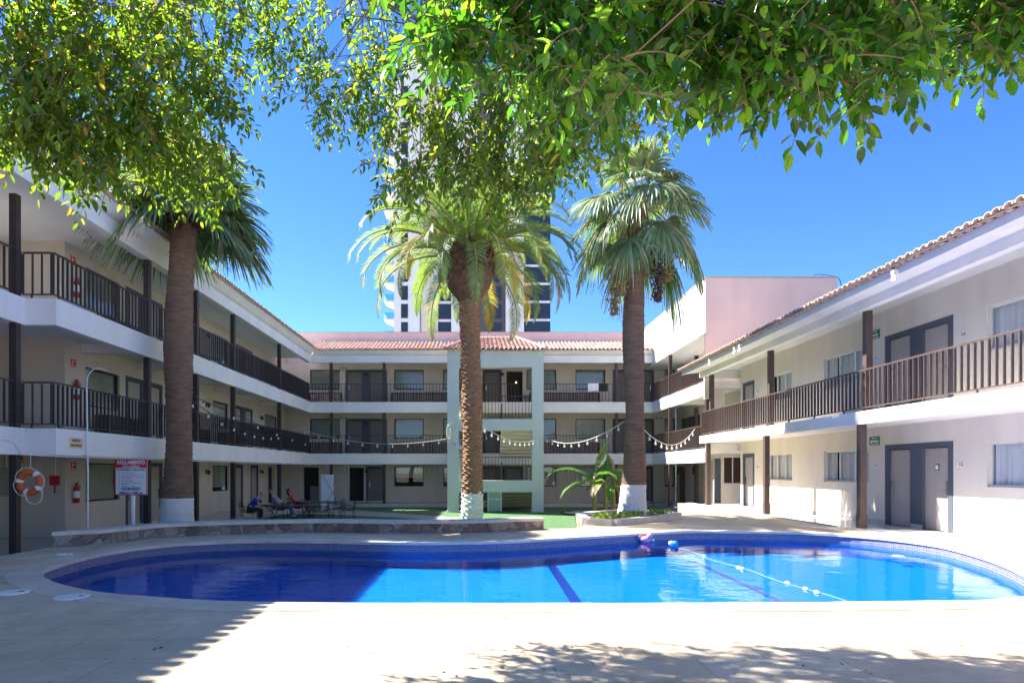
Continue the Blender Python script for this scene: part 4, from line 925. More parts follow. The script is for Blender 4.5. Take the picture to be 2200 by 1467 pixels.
# middle and right tree: far boughs with small looking leaves, near boughs close overhead
T2=thing('shade_tree','broad leaved tree whose large bright leaves hang close overhead at top right','tree',(5.2,-3.2,ZD))
B2=[blob(760,60,7.4,.7,.8,.7,95),blob(700,230,7.2,.35,.6,.45,50),blob(800,260,7.0,.5,.7,.5,90),blob(930,120,7.0,.7,.8,.6,70),blob(900,330,6.8,.5,.6,.4,78),blob(860,420,6.7,.32,.45,.22,40),blob(1050,300,6.6,.6,.7,.5,150),blob(1000,410,6.6,.4,.5,.32,80),
    blob(1080,460,6.6,.28,.35,.24,50),blob(1180,330,6.5,.5,.6,.42,110),blob(1180,400,6.5,.3,.4,.2,45),blob(1300,300,6.4,.42,.55,.35,85),blob(1400,230,6.4,.35,.5,.4,75),blob(1150,170,6.6,.8,.8,.5,150),blob(1360,130,6.4,.6,.7,.4,90),blob(640,90,7.6,.4,.5,.45,28)]
B3=[blob(1000,60,2.9,.32,.35,.22,26),blob(1140,80,2.8,.34,.4,.22,34),blob(1290,110,2.8,.36,.4,.22,38),blob(1430,90,2.8,.36,.4,.22,38),blob(1580,110,2.8,.36,.4,.22,40),blob(1740,120,2.8,.36,.4,.22,42),blob(1890,100,2.9,.36,.4,.22,42),blob(2040,70,3.0,.36,.4,.22,40),blob(2190,60,3.0,.36,.45,.22,38),
    blob(1250,215,2.7,.20,.25,.12,13),blob(1320,260,2.6,.10,.14,.08,5),blob(1600,210,2.8,.18,.2,.12,12),blob(1740,240,2.8,.20,.22,.13,15),blob(1880,225,2.8,.18,.2,.12,11),blob(960,150,2.9,.12,.18,.14,8),blob(2130,140,3.0,.14,.2,.12,9),blob(1450,170,2.8,.2,.25,.12,12),
    blob(1100,-120,3.0,.7,.6,.3,50),blob(1500,-120,3.0,.7,.6,.3,60),blob(1900,-120,3.0,.7,.6,.3,60),blob(2250,-60,3.0,.5,.6,.3,45)]
m=MB(); tp_=[(5.2,-3.2,-.2),(5.1,-3.0,1.4),(4.7,-2.6,2.9),(4.1,-1.9,4.2)]; k=len(smooth_open(tp_,7)); m.tube(smooth_open(tp_,7),[.30-.12*i/k for i in range(k)],12); m.build('trunk',BARK,T2,True)
limb(T2,[(4.15,-2.0,4.1),(3.2,.4,5.4),(1.8,3.4,6.6),(.6,6.0,7.3),(-1.3,7.2,7.4)],.15,.03); limb(T2,[(1.2,4.7,6.9),(1.3,6.0,7.0),(1.6,6.8,6.3)],.05,.015); limb(T2,[(4.15,-2.0,4.1),(3.4,.2,4.8),(2.4,2.0,4.9),(1.0,2.9,4.6),(-.2,3.0,4.4)],.11,.02)
boughs(T2,B2,202,.095,wts=(5,4,2.2,.5),sl=(2.8,4.8),hang=.12,keep=.58); strands(T2,[(-.6,6.9,7.3),(.6,6.0,7.2),(1.4,6.4,6.6),(1.5,6.8,6.2),(-1.2,7.2,7.3)],B2,9,80)
boughs(T2,B3,303,.080,wts=(4,5,2.6,.04),sl=(2.4,4.2),grav=.12,hang=.15,keep=1.5,mats=LEAFN); strands(T2,[(2.4,2.0,4.9),(1.0,2.9,4.5),(0,3.0,4.3),(3.0,1.6,4.8)],B3,11,40)

# ------------------------------------------------------------------ STONE SEAT WALL
STONE=bpy.data.materials.new('rubble_stone'); STONE.use_nodes=True; t=STONE.node_tree; b=t.nodes['Principled BSDF']; N=t.nodes.new; Lk=t.links.new
co=N('ShaderNodeTexCoord'); wn=N('ShaderNodeTexNoise'); wn.inputs['Scale'].default_value=3; Lk(co.outputs['Object'],wn.inputs['Vector'])
ad=N('ShaderNodeMix'); ad.data_type='RGBA'; ad.inputs[0].default_value=.12; Lk(co.outputs['Object'],ad.inputs[6]); Lk(wn.outputs['Color'],ad.inputs[7])
v1=N('ShaderNodeTexVoronoi'); v1.inputs['Scale'].default_value=4.2; v2=N('ShaderNodeTexVoronoi'); v2.feature='DISTANCE_TO_EDGE'; v2.inputs['Scale'].default_value=4.2
for v in (v1,v2): Lk(ad.outputs[2],v.inputs['Vector'])
r1=N('ShaderNodeValToRGB'); r1.color_ramp.elements[0].color=(.13,.095,.08,1); r1.color_ramp.elements[1].color=(.34,.29,.26,1); e=r1.color_ramp.elements.new(.5); e.color=(.22,.18,.16,1)
sp=N('ShaderNodeSeparateColor'); Lk(v1.outputs['Color'],sp.inputs[0]); Lk(sp.outputs[0],r1.inputs[0])
r2=N('ShaderNodeValToRGB'); r2.color_ramp.elements[0].position=.0; r2.color_ramp.elements[1].position=.07; Lk(v2.outputs['Distance'],r2.inputs[0])
n3=N('ShaderNodeTexNoise'); n3.inputs['Scale'].default_value=22; n3.inputs['Detail'].default_value=8; Lk(co.outputs['Object'],n3.inputs['Vector'])
mm_=N('ShaderNodeMix'); mm_.data_type='RGBA'; Lk(r2.outputs[0],mm_.inputs[0]); mm_.inputs[6].default_value=(.30,.26,.23,1); Lk(r1.outputs[0],mm_.inputs[7])
mo=N('ShaderNodeMix'); mo.data_type='RGBA'; mo.blend_type='OVERLAY'; mo.inputs[0].default_value=.6; Lk(mm_.outputs[2],mo.inputs[6]); Lk(n3.outputs[0],mo.inputs[7]); Lk(mo.outputs[2],b.inputs['Base Color'])
ah=N('ShaderNodeMath'); ah.operation='MULTIPLY_ADD'; ah.inputs[1].default_value=.4; Lk(n3.outputs[0],ah.inputs[0]); Lk(r2.outputs[0],ah.inputs[2])
bp=N('ShaderNodeBump'); bp.inputs['Strength'].default_value=.9; bp.inputs['Distance'].default_value=.04; Lk(ah.outputs[0],bp.inputs['Height']); Lk(bp.outputs[0],b.inputs['Normal']); b.inputs['Roughness'].default_value=.9
SW=thing('seat_wall','low curved rubble stone seat wall with pale cap slabs behind the pool','seat wall',(-4,16,ZD))
front=[at(x,y,ZD).xy for x,y in [(116,1175),(203,1170),(366,1153),(556,1145.5),(700,1143),(849,1145),(1020,1143.5),(1110,1139.5),(1168,1137)]]
P=smooth_open([(p.x,p.y,0) for p in front[1:]],6); P=[Vector((p.x,p.y)) for p in P]
nrm=[]
for i in range(len(P)):
    t_=(P[min(i+1,len(P)-1)]-P[max(i-1,0)]).normalized(); nrm.append(Vector((-t_.y,t_.x)))
P.insert(0,Vector(front[0])); nrm.insert(0,Vector((.15,1)).normalized())
def strip_block(m,P,nr,d0,d1,z0,z1):
    k=len(P); b0=len(m.v); A=[p+n_*d0 for p,n_ in zip(P,nr)]; B=[p+n_*d1 for p,n_ in zip(P,nr)]
    m.v+=[(p.x,p.y,z0) for p in A]+[(p.x,p.y,z0) for p in B]+[(p.x,p.y,z1) for p in A]+[(p.x,p.y,z1) for p in B]
    for i in range(k-1):
        for q in ((i,i+1,2*k+i+1,2*k+i),(k+i+1,k+i,3*k+i,3*k+i+1),(2*k+i,2*k+i+1,3*k+i+1,3*k+i),(i+1,i,k+i,k+i+1)): m.f.append(tuple(b0+z for z in q)); m.m.append(0)
    for q in ((0,2*k,3*k,k),(k-1,2*k-1,4*k-1,3*k-1)): m.f.append(tuple(b0+z for z in q)); m.m.append(0)
m=MB(); strip_block(m,P,nrm,0,.38,-.4,ZD+.232); m.build('stone_body',STONE,SW)
CAP=M('cap_slab',(.56,.52,.475),.7,var=.16,vscale=3,bump=.2,bscale=25); m=MB(); i=0
while i<len(P)-1:
    j=min(i+4,len(P)-1) if i else 1
    q=[p.copy() for p in P[i:j+1]]; q[0]+=(q[1]-q[0]).normalized()*.004; q[-1]-=(q[-1]-q[-2]).normalized()*.004
    dz=random.Random(i).uniform(-.003,.003); strip_block(m,q,nrm[i:j+1],-.06,.46,ZD+.234+dz,ZD+.31+dz); i=j
m.build('cap_slab',CAP,SW)

# ------------------------------------------------------------------ PLANTING
SOIL=M('soil',(.16,.12,.09),1,var=.3,bump=1,bscale=30); PEB=M('white_pebble',(.66,.63,.60),.8,var=.15)
LEAFB=[leafmat('banana_leaf',(.085,.21,.035),(.2,.52,.03),.42,.35),leafmat('banana_leaf_dry',(.33,.25,.12),(.4,.28,.08),.3,.7),leafmat('banana_leaf_pale',(.16,.27,.05),(.34,.55,.04),.5,.35)]
STEMB=M('banana_stem',(.34,.30,.09),.6,col2=(.20,.13,.06),vscale=4,stretch=(4,4,.6))
def pebbles(mb,c,rx,ry,n,seed,z,smin=.02,smax=.05):
    rr=random.Random(seed)
    for k in range(n):
        a=rr.uniform(0,2*PI); q=rr.random()**.5; s=rr.uniform(smin,smax); p=Vector((c[0]+rx*q*math.cos(a),c[1]+ry*q*math.sin(a),z+s*.3)); mb.ball(p,(s,s*rr.uniform(.6,1),s*.6),6)
bc=(6.5,32.6); m=MB(); NB=40
m.add([(bc[0]+2.3*math.cos(2*PI*i/NB),bc[1]+2.2*math.sin(2*PI*i/NB),ZL+.012) for i in range(NB)],[tuple(range(NB))]); PBd=struct(m.build('planting_bed',M('pebble_ground',(.50,.46,.43),.95,var=.3,vscale=25,bump=1,bscale=60)),'round pebble bed under the banana plants','planting bed')
m=MB(); m.tube([(bc[0]+2.3*math.cos(2*PI*i/NB),bc[1]+2.2*math.sin(2*PI*i/NB),ZL+.04) for i in range(NB+1)],.05,6); tag(m.build('bed_edging',M('black_edging',(.03,.03,.03),.7)),'black rubber edging ring round the pebble bed','edging')
m=MB(); pebbles(m,bc,2.2,2.1,700,3,ZL+.015); tag(m.build('pebbles',PEB),'white pebbles scattered in the banana bed','pebbles',kind='stuff')
def banana_leaf(rr,az,el,L,w,droop,mi0):
    m=MB(); p=Vector((0,0,0)); pts=[p.copy()]; n=16; e=el
    for i in range(n):
        e-=droop/n*(.3+1.4*i/n); p=p+Vector((math.cos(az)*math.cos(e),math.sin(az)*math.cos(e),math.sin(e)))*L/n; pts.append(p.copy())
    m.tube(pts,[.03*(1-i/n)+.006 for i in range(n+1)],5,2,False); H=Vector((-math.sin(az),math.cos(az),0)); st=3
    for s in (-1,1):
        fold=rr.uniform(-.1,.45)
        for i in range(st,n):
            for h in range(2):
                ta=(i+h*.5)/n; tb=(i+h*.5+.5)/n
                def wd(t): u=(t-st/n)/(1-st/n); return w*max(0.02,math.sin(PI*min(1,u**.8*.93+.07)))**.7
                a=pts[i].lerp(pts[i+1],h*.5); b_=pts[i].lerp(pts[i+1],h*.5+.5); T=(pts[i+1]-pts[i]).normalized(); U=H.cross(T)
                cut=1 if rr.random()>.25 else rr.uniform(.75,.95); jd=rr.uniform(-.12,.06)
                va=(H*s+Vector((0,0,-fold+jd))+T*.18).normalized(); 
                mi=mi0
                ea=a+va*wd(ta)*cut; eb=b_+va*wd(tb)*cut; ma=a.lerp(ea,.75); mb_=b_.lerp(eb,.75)
                m.add([a,b_,mb_,ma],[(0,1,2,3)],mi); m.add([ma,mb_,eb-T*.03,ea+T*.02],[(0,1,2,3)],1 if rr.random()<.28 else mi)
    return m
def banana(x,y,h,leaves,seed,label):
    rr=random.Random(seed); Pb=thing('banana_plant',label,'banana plant',(x,y,ZL+.01),'banana plants in the pebble bed'); m=MB()
    m.tube([(x,y,ZL-.05),(x+.02,y,ZL+h*.4),(x-.01,y,ZL+h*.75),(x,y,ZL+h)],[.125,.105,.085,.06],10); m.build('stem',STEMB,Pb,True)
    for k,(az,el,L,w,dr,mi) in enumerate(leaves):
        o=banana_leaf(rr,RAD(az),RAD(el),L,w,dr,mi).build('leaf',LEAFB,Pb); o.location=Vector((0,0,h-.12*(k%4)-.05))
banana(5.57,31.3,1.9,[(52,62,2.4,.27,.5,2),(175,40,2.6,.30,1.7,0),(200,10,2.2,.30,1.5,0),(150,55,1.2,.26,.9,0),(-60,30,1.8,.28,1.6,0),(20,35,1.7,.28,1.7,0),(255,-20,1.2,.22,.9,1),(300,50,.9,.16,1.9,2)],4,'tallest banana plant with a bright upright leaf, leftmost in the pebble bed')
banana(6.12,31.4,1.6,[(70,70,1.7,.26,.8,0),(190,35,2.0,.24,2.1,2),(120,30,1.6,.27,1.7,0),(-30,30,1.7,.27,1.9,1),(230,5,1.5,.24,1.6,1),(10,60,1.3,.25,1.2,0)],5,'middle banana plant with torn half dry leaves')
banana(6.55,31.7,1.95,[(100,70,1.4,.22,.7,1),(165,30,1.7,.26,1.9,0),(-20,25,1.6,.26,1.8,0),(250,-10,1.5,.24,1.2,0),(60,40,1.6,.26,1.6,2),(290,-35,1.3,.2,.8,1)],6,'banana plant with browned leaves, beside the tallest fan palm trunk')
PL=thing('planter','low pale stone planter kerb round the foot of the tallest palm','planter',(4.95,20.5,ZD)); m=MB(); ring=[(3.15,18.75),(3.8,18.45),(5.35,19.85),(6.55,21.4),(6.5,22.7),(4.7,22.9),(3.3,21.4)]; k=len(ring)
for i in range(k):
    a,b_=ring[i],ring[(i+1)%k]; m.bar((a[0],a[1],ZD+.02),(b_[0],b_[1],ZD+.02),.26,.30)
m.build('kerb',CAP,PL); m=MB(); m.add([(x,y,ZD+.08) for x,y in ring],[tuple(range(k))]); m.build('soil',SOIL,PL)
GC=[leafmat('cover_leaf',(.10,.20,.04),(.25,.45,.04),.4,.4),leafmat('cover_leaf_pale',(.26,.33,.14),(.4,.5,.1),.4,.4)]
m=MB(); rr=random.Random(8)
for k in range(900):
    a=rr.choice(((4.2,19.9,.65,.5),(3.7,19.5,.3,.4),(6.0,21.6,.4,.4),(4.75,20.4,.5,.3))); x=a[0]+rr.gauss(0,.5)*a[2]; y=a[1]+rr.gauss(0,.5)*a[3]
    d=Vector((rr.gauss(0,1),rr.gauss(0,1),rr.uniform(.2,1.3))).normalized(); leaf_at(m,Vector((x,y,ZD+.08+rr.uniform(0,.16))),d,d.orthogonal().normalized(),rr.uniform(.07,.14),rr.uniform(.014,.03),rr.choice((0,0,1)),.1)
tag(m.build('ground_cover',GC),'leafy ground cover creeping round the tallest palm foot','ground cover',kind='stuff')
m=MB(); pebbles(m,(4.9,20.6),.9,.4,160,9,ZD+.08,.03,.07); tag(m.build('pebbles',PEB),'white stones at the foot of the tallest palm','pebbles',kind='stuff')

# ------------------------------------------------------------------ SIGNS, SAFETY GEAR
RS=thing('rules_sign','white pool rules board with red header on a white pole behind the seat wall','sign',(-9.8,18.4,.0)); x,y=-9.8,18.4
m=MB(); m.tube([(x+.03,y+.03,-.2),(x+.03,y+.03,2.2)],.055,10); m.build('pole',WHITEPAINT,RS)
m=MB(); m.box(x-.455,x+.455,y-.02,y,1.28,2.29); m.build('panel',WHITEPAINT,RS)
m=MB(); m.box(x-.455,x+.455,y-.025,y-.0205,2.05,2.29); m.build('header',REDSIGN,RS)
for a,b_,c,d in ((-.455,-.43,1.28,2.05),(.43,.455,1.28,2.05),(-.43,.43,1.28,1.305)):
    m=MB(); m.box(x+a,x+b_,y-.025,y-.0205,c,d); m.build('border',REDSIGN,RS)
text('lettering','REGLAMENTO',.145,WHITEPAINT,RS,(x,y-.027,2.20),bold=.004,sx=.84); text('lettering','PARA ALBERCA',.07,WHITEPAINT,RS,(x,y-.027,2.09),bold=.002)
text('lettering','DE CUMPLIMIENTO OBLIGATORIO',.062,INKBLUE,RS,(x,y-.024,1.995),sx=.83,bold=.002)
for i,(z,body) in enumerate(((1.915,'No tirar basura en la alberca'),(1.845,'Uso de traje de baño obligatorio en alberca'),(1.765,'No se permiten alimentos ni envases de vidrio\nen el area de alberca'),(1.68,'Prohibido tirarse clavados'),(1.60,'Menores de 12 años siempre acompañados\nde un adulto'),(1.53,'Capacidad               personas'))):
    text('lettering',body,.037,INKBLUE,RS,(x-.27,y-.024,z),align='LEFT',sx=.9); m=MB(); m.lathe([(.014,0),(.014,.002)],8); o=m.build('bullet',INKBLUE,RS); o.location=Vector((x-.33,y-.0225,z))-WO[RS.name]; o.rotation_euler=(RAD(90),0,0)
text('lettering','HORARIO',.12,INKBLUE,RS,(x,y-.024,1.455),bold=.004); text('lettering','10:00 a.m. a 10:00 p.m.',.088,INKBLUE,RS,(x,y-.024,1.345),sx=.83,bold=.004)
# GANCHO SALVAVIDAS plate on the lower fascia
GS=thing('hook_sign','cream plate lettered GANCHO SALVAVIDAS on the lower left fascia','sign',(-9.9,16.05,2.65)); m=MB(); m.box(-9.918,-9.908,15.79,16.32,2.52,2.78); m.build('plate',CREAMS,GS)
for z,s in ((2.71,'GANCHO'),(2.59,'SALVAVIDAS')): text('lettering',s,.092,INK,GS,(-9.906,16.055,z),rot=(RAD(90),0,RAD(90)),bold=.003,sx=.82)
# shepherd hook pole
HP=thing('rescue_hook','long thin white rescue pole with a curved hook, tied to the lower fascia','rescue hook',(-9.83,16.4,.0)); m=MB()
m.tube([(-9.83,16.4,.1),(-9.845,16.42,2.0),(-9.86,16.4,4.05)],.021,7); m.build('pole',ALU,HP); m=MB()
m.tube(smooth_open([(-9.86,16.4,4.0),(-9.85,16.42,4.3),(-9.78,16.48,4.50),(-9.6,16.55,4.56),(-9.45,16.6,4.50)],6),.012,6); m.tube([(-9.86,16.4,4.0),(-9.86,16.41,4.52),(-9.62,16.55,4.60)],.006,5); m.build('hook',ALU,HP)
m=MB(); m.box(-9.92,-9.81,16.34,16.46,2.36,2.385); m.build('bracket',ALU,HP)
# lifebuoy
LB=thing('lifebuoy','orange ring lifebuoy with white bands and rope hanging by the front post','lifebuoy',(-10.33,15.0,1.70)); c=Vector((-10.33,15.0,1.70)); R0,r0=.235,.078
def ringpt(a,rr_,b_): q=R0+rr_*math.cos(b_); return c+Vector((q*math.cos(a),rr_*math.sin(b_)*.9,q*math.sin(a)))
def ringmesh(a0,a1,rr_,n,m):
    vs=[ringpt(a0+(a1-a0)*i/n,rr_,2*PI*j/12) for i in range(n+1) for j in range(12)]; m.add(vs,[(i*12+j,i*12+(j+1)%12,(i+1)*12+(j+1)%12,(i+1)*12+j) for i in range(n) for j in range(12)])
m=MB(); ringmesh(0,2*PI,r0,40,m); m.build('ring',M('lifebuoy_orange',(.62,.12,.025),.5,var=.12),LB,True)
for a in (170,48,-28,-105):
    m=MB(); ringmesh(RAD(a-10),RAD(a+10),r0+.006,4,m); m.build('band',WHITEPAINT,LB,True)
m=MB(); anch=[170,48,-28,-105,-190]
for i in range(4):
    a0,a1=RAD(anch[i]),RAD(anch[i+1]); q=[c+Vector((math.cos(a),-.05,math.sin(a)))*(R0+r0+.01) if k in (0,6) else c+Vector((math.cos(a)*(R0+r0+(.02,.05,.20,.03)[i]*math.sin(PI*k/6)+.01),-.05,math.sin(a)*(R0+r0+.01+(.02,.05,.20,.03)[i]*math.sin(PI*k/6)))) for k,a in ((k,a0+(a1-a0)*k/6) for k in range(7))]
    m.tube(smooth_open(q,3),.009,5)
m.tube([c+Vector((0,.02,.32)),c+Vector((.01,.02,.66))],.006,5); m.build('rope',WHITEPAINT,LB)
# fire extinguishers and their signs on the left wing
def extinguisher(x,y,z,label):
    E=thing('fire_extinguisher',label,'fire extinguisher',(x,y,z),'fire extinguishers on the left wing'); m=MB(); m.lathe([(.07,z),(.085,z+.02),(.085,z+.42),(.05,z+.50),(.03,z+.52)],14,(x,y)); m.build('cylinder',REDP,E,True)
    m=MB(); m.lathe([(.0855,z+.15),(.0868,z+.16),(.0868,z+.34),(.0855,z+.35)],14,(x,y),cap=False); m.build('paper_label',PLATE,E,True)
    m=MB(); m.lathe([(.03,z+.52),(.03,z+.58)],8,(x,y)); m.bar((x,y-.02,z+.58),(x,y+.12,z+.63),.02,.012); m.bar((x,y-.02,z+.56),(x,y+.11,z+.57),.02,.012); m.build('valve',BLACKP,E)
    m=MB(); m.tube(smooth_open([(x,y+.04,z+.55),(x+.02,y+.13,z+.5),(x+.02,y+.11,z+.3),(x+.02,y+.10,z+.15)],5),.011,6); m.build('hose',BLACKP,E)
def fire_sign(x,y,z,label):
    G=thing('fire_sign',label,'sign',(x,y,z),'red fire equipment signs'); m=MB(); m.box(x-.006,x,y-.13,y+.13,z-.12,z+.12); m.build('plate',REDSIGN,G)
    m=MB(); m.box(x+.001,x+.003,y-.075,y-.045,z-.02,z+.07); m.box(x+.001,x+.003,y-.085,y-.035,z-.035,z-.02); m.box(x+.001,x+.003,y-.068,y-.052,z+.07,z+.09); m.build('extinguisher_symbol',WHITEPAINT,G)
    m=MB(); 
    for k in range(5): a=PI*.15+k*.5; m.add([(x+.002,y+.055,z+.02),(x+.002,y+.055+.05*math.cos(a),z+.02+.06*math.sin(a)),(x+.002,y+.055+.05*math.cos(a+.3),z+.02+.06*math.sin(a+.3))],[(0,1,2)])
    m.build('flame_symbol',WHITEPAINT,G); text('lettering','EXTINTOR',.045,WHITEPAINT,G,(x+.003,y,z-.085),rot=(RAD(90),0,RAD(90)),bold=.001)
for z,lb in ((1.02,'ground level'),(4.07,'middle gallery'),(7.10,'top gallery')):
    extinguisher(-11.9,19.3,z,'red fire extinguisher on the wall of the left %s'%lb); fire_sign(-11.99,19.3,z+1.08,'red fire extinguisher sign on the left %s wall'%lb)
HB=thing('alarm_box','small dark red alarm box on the shaded wall behind the lifebuoy','alarm box',(-12.25,18.85,1.5)); m=MB(); m.box(-12.37,-12.14,18.79,18.895,1.55,1.83); m.build('case',REDP,HB); m=MB(); m.tube([(-12.25,18.84,1.55),(-12.25,18.84,1.32)],.02,6); m.build('lever',BLACKP,HB); m=MB(); m.tube([(-12.25,18.88,1.83),(-12.25,18.88,2.74)],.012,5); m.build('conduit',PLATE,HB)
EP=thing('electrical_panel','grey electrical panel with conduits on the shaded wall at far left','electrical panel',(-13.5,18.85,1.2)); GREYP=M('grey_metal',(.30,.29,.28),.5); m=MB(); m.box(-13.80,-13.25,18.72,18.895,1.24,2.06); m.build('case',GREYP,EP); m=MB(); m.box(-13.77,-13.28,18.705,18.719,1.27,2.03); m.build('door',GREYP,EP)
for xx in (-13.65,-13.55): 
    m=MB(); m.tube([(xx,18.85,2.06),(xx,18.85,2.74)],.02,6); m.build('conduit',PLATE,EP)
YS=thing('warning_sign','small yellow warning sign above the grey electrical panel','sign',(-13.4,18.89,2.3)); m=MB(); m.box(-13.35,-13.13,18.88,18.896,2.18,2.42); m.build('plate',YELLOWS,YS); m=MB(); m.add([(-13.30,18.878,2.28),(-13.18,18.878,2.28),(-13.24,18.878,2.39)],[(0,1,2)]); m.box(-13.30,-13.18,18.876,18.879,2.22,2.235); m.build('warning_symbol',INK,YS)
# green exit signs
def exit_sign(x,y,z,rz,label,w=.46,h=.24,arrow=-1):
    G=thing('exit_sign',label,'sign',(x,y,z),'green exit route signs',RAD(rz),True); m=MB(); m.box(-w/2,w/2,-.02,-.004,-h/2,h/2); m.build('plate',GREENSIGN,G)
    m=MB(); s=arrow; m.add([(s*w*.42,-.022,-.01),(s*w*.26,-.022,.05),(s*w*.26,-.022,-.07)],[(0,1,2)]); m.box(-w*.40 if s>0 else -w*.28,w*.40 if s<0 else w*.28,-.0225,-.0205,-.03,.012); m.build('arrow',WHITEPAINT,G)
    for zz,ss in ((.075,'RUTA DE'),(-.085,'EVACUACIÓN')): text('lettering',ss,.058,WHITEPAINT,G,(.02,-.0215,zz),bold=.001)
exit_sign(11.5,18.9,2.83,-90,'green exit sign on the right ground wall beside grey door 111'); exit_sign(11.5,18.9,5.90,-90,'green exit sign on the right upper wall beside grey door 211')
for z,lb in ((8.33,'top'),(5.25,'middle')):
    exit_sign(-8.42,40.6,z-.06,0,'green exit sign in the back %s gallery, left of the stair tower'%lb,.42,.18); exit_sign(11.25,40.6,z-.06,0,'green exit sign in the back %s gallery, right of the tallest palm trunk'%lb,.42,.18)
exit_sign(-8.6,40.6,2.45,0,'green exit sign over the ground corridor behind the white banner',.42,.16); exit_sign(11.15,40.6,2.45,0,'green exit sign in the back ground corridor, right of the tallest palm trunk',.42,.16)
def plate(x,y,z,rz,s,label,w=.22,h=.13):
    G=thing('room_plate',label,'room number',(x,y,z),'white room number plates',RAD(rz),True); m=MB(); m.box(-w/2,w/2,-.014,-.004,-h/2,h/2); m.build('panel',PLATE,G); text('lettering',s,.10,INK,G,(.01,-.016,0),bold=.002)
for x,y,z,s in ((11.5,18.83,2.12,'111'),(11.5,15.52,2.12,'112'),(11.5,18.83,5.22,'211'),(11.5,15.45,5.20,'212'),(11.5,26.85,2.12,'110'),(11.5,26.85,5.22,'210')): plate(x,y,z,-90,s,'white wall plate reading %s on the right wing'%s)
m=MB(); DN=thing('door_notice','small white notice in a dark frame on the grey door of room 112','notice',(11.55,16.4,2.0)); m.box(11.538,11.549,16.33,16.47,1.98,2.13); m.build('frame',BLACKP,DN); m=MB(); m.box(11.534,11.5375,16.35,16.45,2.0,2.11); m.build('paper',PLATE,DN)
for px,lb,z in ((705,'left of the white banner',2.12),(745,'right of the white banner',2.12)):
    x=(px-CX)/F*40.6; G=thing('restroom_sign','small white restroom sign on the back ground wall, %s'%lb,'sign',(x,40.6,z)); m=MB(); m.box(x-.14,x+.14,40.575,40.588,z-.16,z+.16); m.build('panel',PLATE,G); m=MB(); m.ball((x,40.572,z+.08),(.03,.004,.03),8); m.add([(x-.045,40.572,z+.04),(x+.045,40.572,z+.04),(x+.03,40.572,z-.12),(x-.03,40.572,z-.12)],[(0,1,2,3)]); m.build('figure_symbol',INK,G)
for px,lb in ((928,'left of the stair tower'),(1216,'right of the stair tower')):
    x=(px-CX)/F*40.6; G=thing('wall_notice','faint grey notice on the back ground wall, %s'%lb,'notice',(x,40.6,1.85)); m=MB(); m.box(x-.19,x+.19,40.577,40.588,1.62,2.08); m.build('panel',M('faded_paper',(.60,.57,.54),.7),G); m=MB(); m.lathe([(.10,0),(.10,.002)],14); o=m.build('symbol',M('faded_ink',(.35,.33,.32),.8),G); o.location=Vector((x,40.576,1.92))-WO[G.name]; o.rotation_euler=(RAD(90),0,0); m=MB(); m.box(x-.13,x+.13,40.573,40.576,1.70,1.76); m.build('printed_line',bpy.data.materials['faded_ink'],G)

# ------------------------------------------------------------------ STRING LIGHTS
BULB=glassmat('bulb_glass',(.98,.98,.98),1.5,.05,1.6); BULBW=M('bulb_white',(.75,.75,.72),.3); CORDW=M('cord_white',(.62,.61,.58),.6); CORDB=M('cord_black',(.03,.03,.03),.6)
def strand(p,q,sag,nb,label,mat=None,white=True):
    p=Vector(p); q=Vector(q); G=thing('string_lights',label,'string lights',p,'strings of bulbs across the court'); pts=[]
    for i in range(25): t_=i/24; pts.append(p.lerp(q,t_)-Vector((0,0,sag*4*t_*(1-t_))))
    m=MB(); m.tube(pts,.013,5); m.build('cord',CORDW if white else CORDB,G)
    for k in range(nb):
        t_=(k+.5)/nb; c=p.lerp(q,t_)-Vector((0,0,sag*4*t_*(1-t_))); m=MB(); m.tube([c,c-Vector((0,0,.09))],.018,6,0); m.lathe([(.016,c.z-.09),(.034,c.z-.12),(.042,c.z-.155),(.034,c.z-.19),(.01,c.z-.205)],8,(c.x,c.y),1); m.build('bulb',[CORDW if white else BLACKP,BULBW],G)
tl=Vector((-1.66,33.95,3.6))
strand((-10.0,36.0,4.30),tl+Vector((0,0,.02)),.52,10,'string of bulbs sagging before the back gallery, left of the stair tower')
strand((.1,23.3,3.6),(3.35,33.95,3.72),.42,12,'string of bulbs crossing the open front of the stair tower')
strand((3.42,33.95,3.70),(4.80,21.4,3.60),.5,10,'string of bulbs from the stair tower to the tallest palm')
strand((5.30,21.5,3.50),(10.35,31.2,3.95),.72,11,'string of bulbs from the tallest palm to the right gallery')
strand((-8.9,19.7,4.25),(-9.82,32.5,3.75),.42,9,'lower string of bulbs along the left railing',white=False); strand((-8.9,19.7,4.35),(-9.82,38.2,3.55),.10,6,'upper taut string of bulbs along the left railing',white=False)
CO=thing('cable_coil','coil of white cable hanging on the left column of the stair tower','cable coil',(-1.6,33.9,3.6)); m=MB()
for k in range(3): m.tube([(-1.55+(.08+.02*k)*math.cos(a_*PI/10),33.93-.015*k,3.95+(.34+.03*k)*math.sin(a_*PI/10)) for a_ in range(21)],.014,5)
m.build('cable',CORDW,CO); m=MB(); m.tube(smooth_open([(-1.45,33.93,3.65),(-1.2,33.9,3.35),(-.9,33.9,3.25),(-.55,33.9,3.5)],6),.013,5); m.build('cable_tail',CORDW,CO)
for k in range(7):
    x=-1.25+.1*k; m=MB(); m.lathe([(.012,3.28),(.05,3.20),(.04,3.10),(.01,3.07)],7,(x,33.88)); m.build('bulb',BULBW,CO)

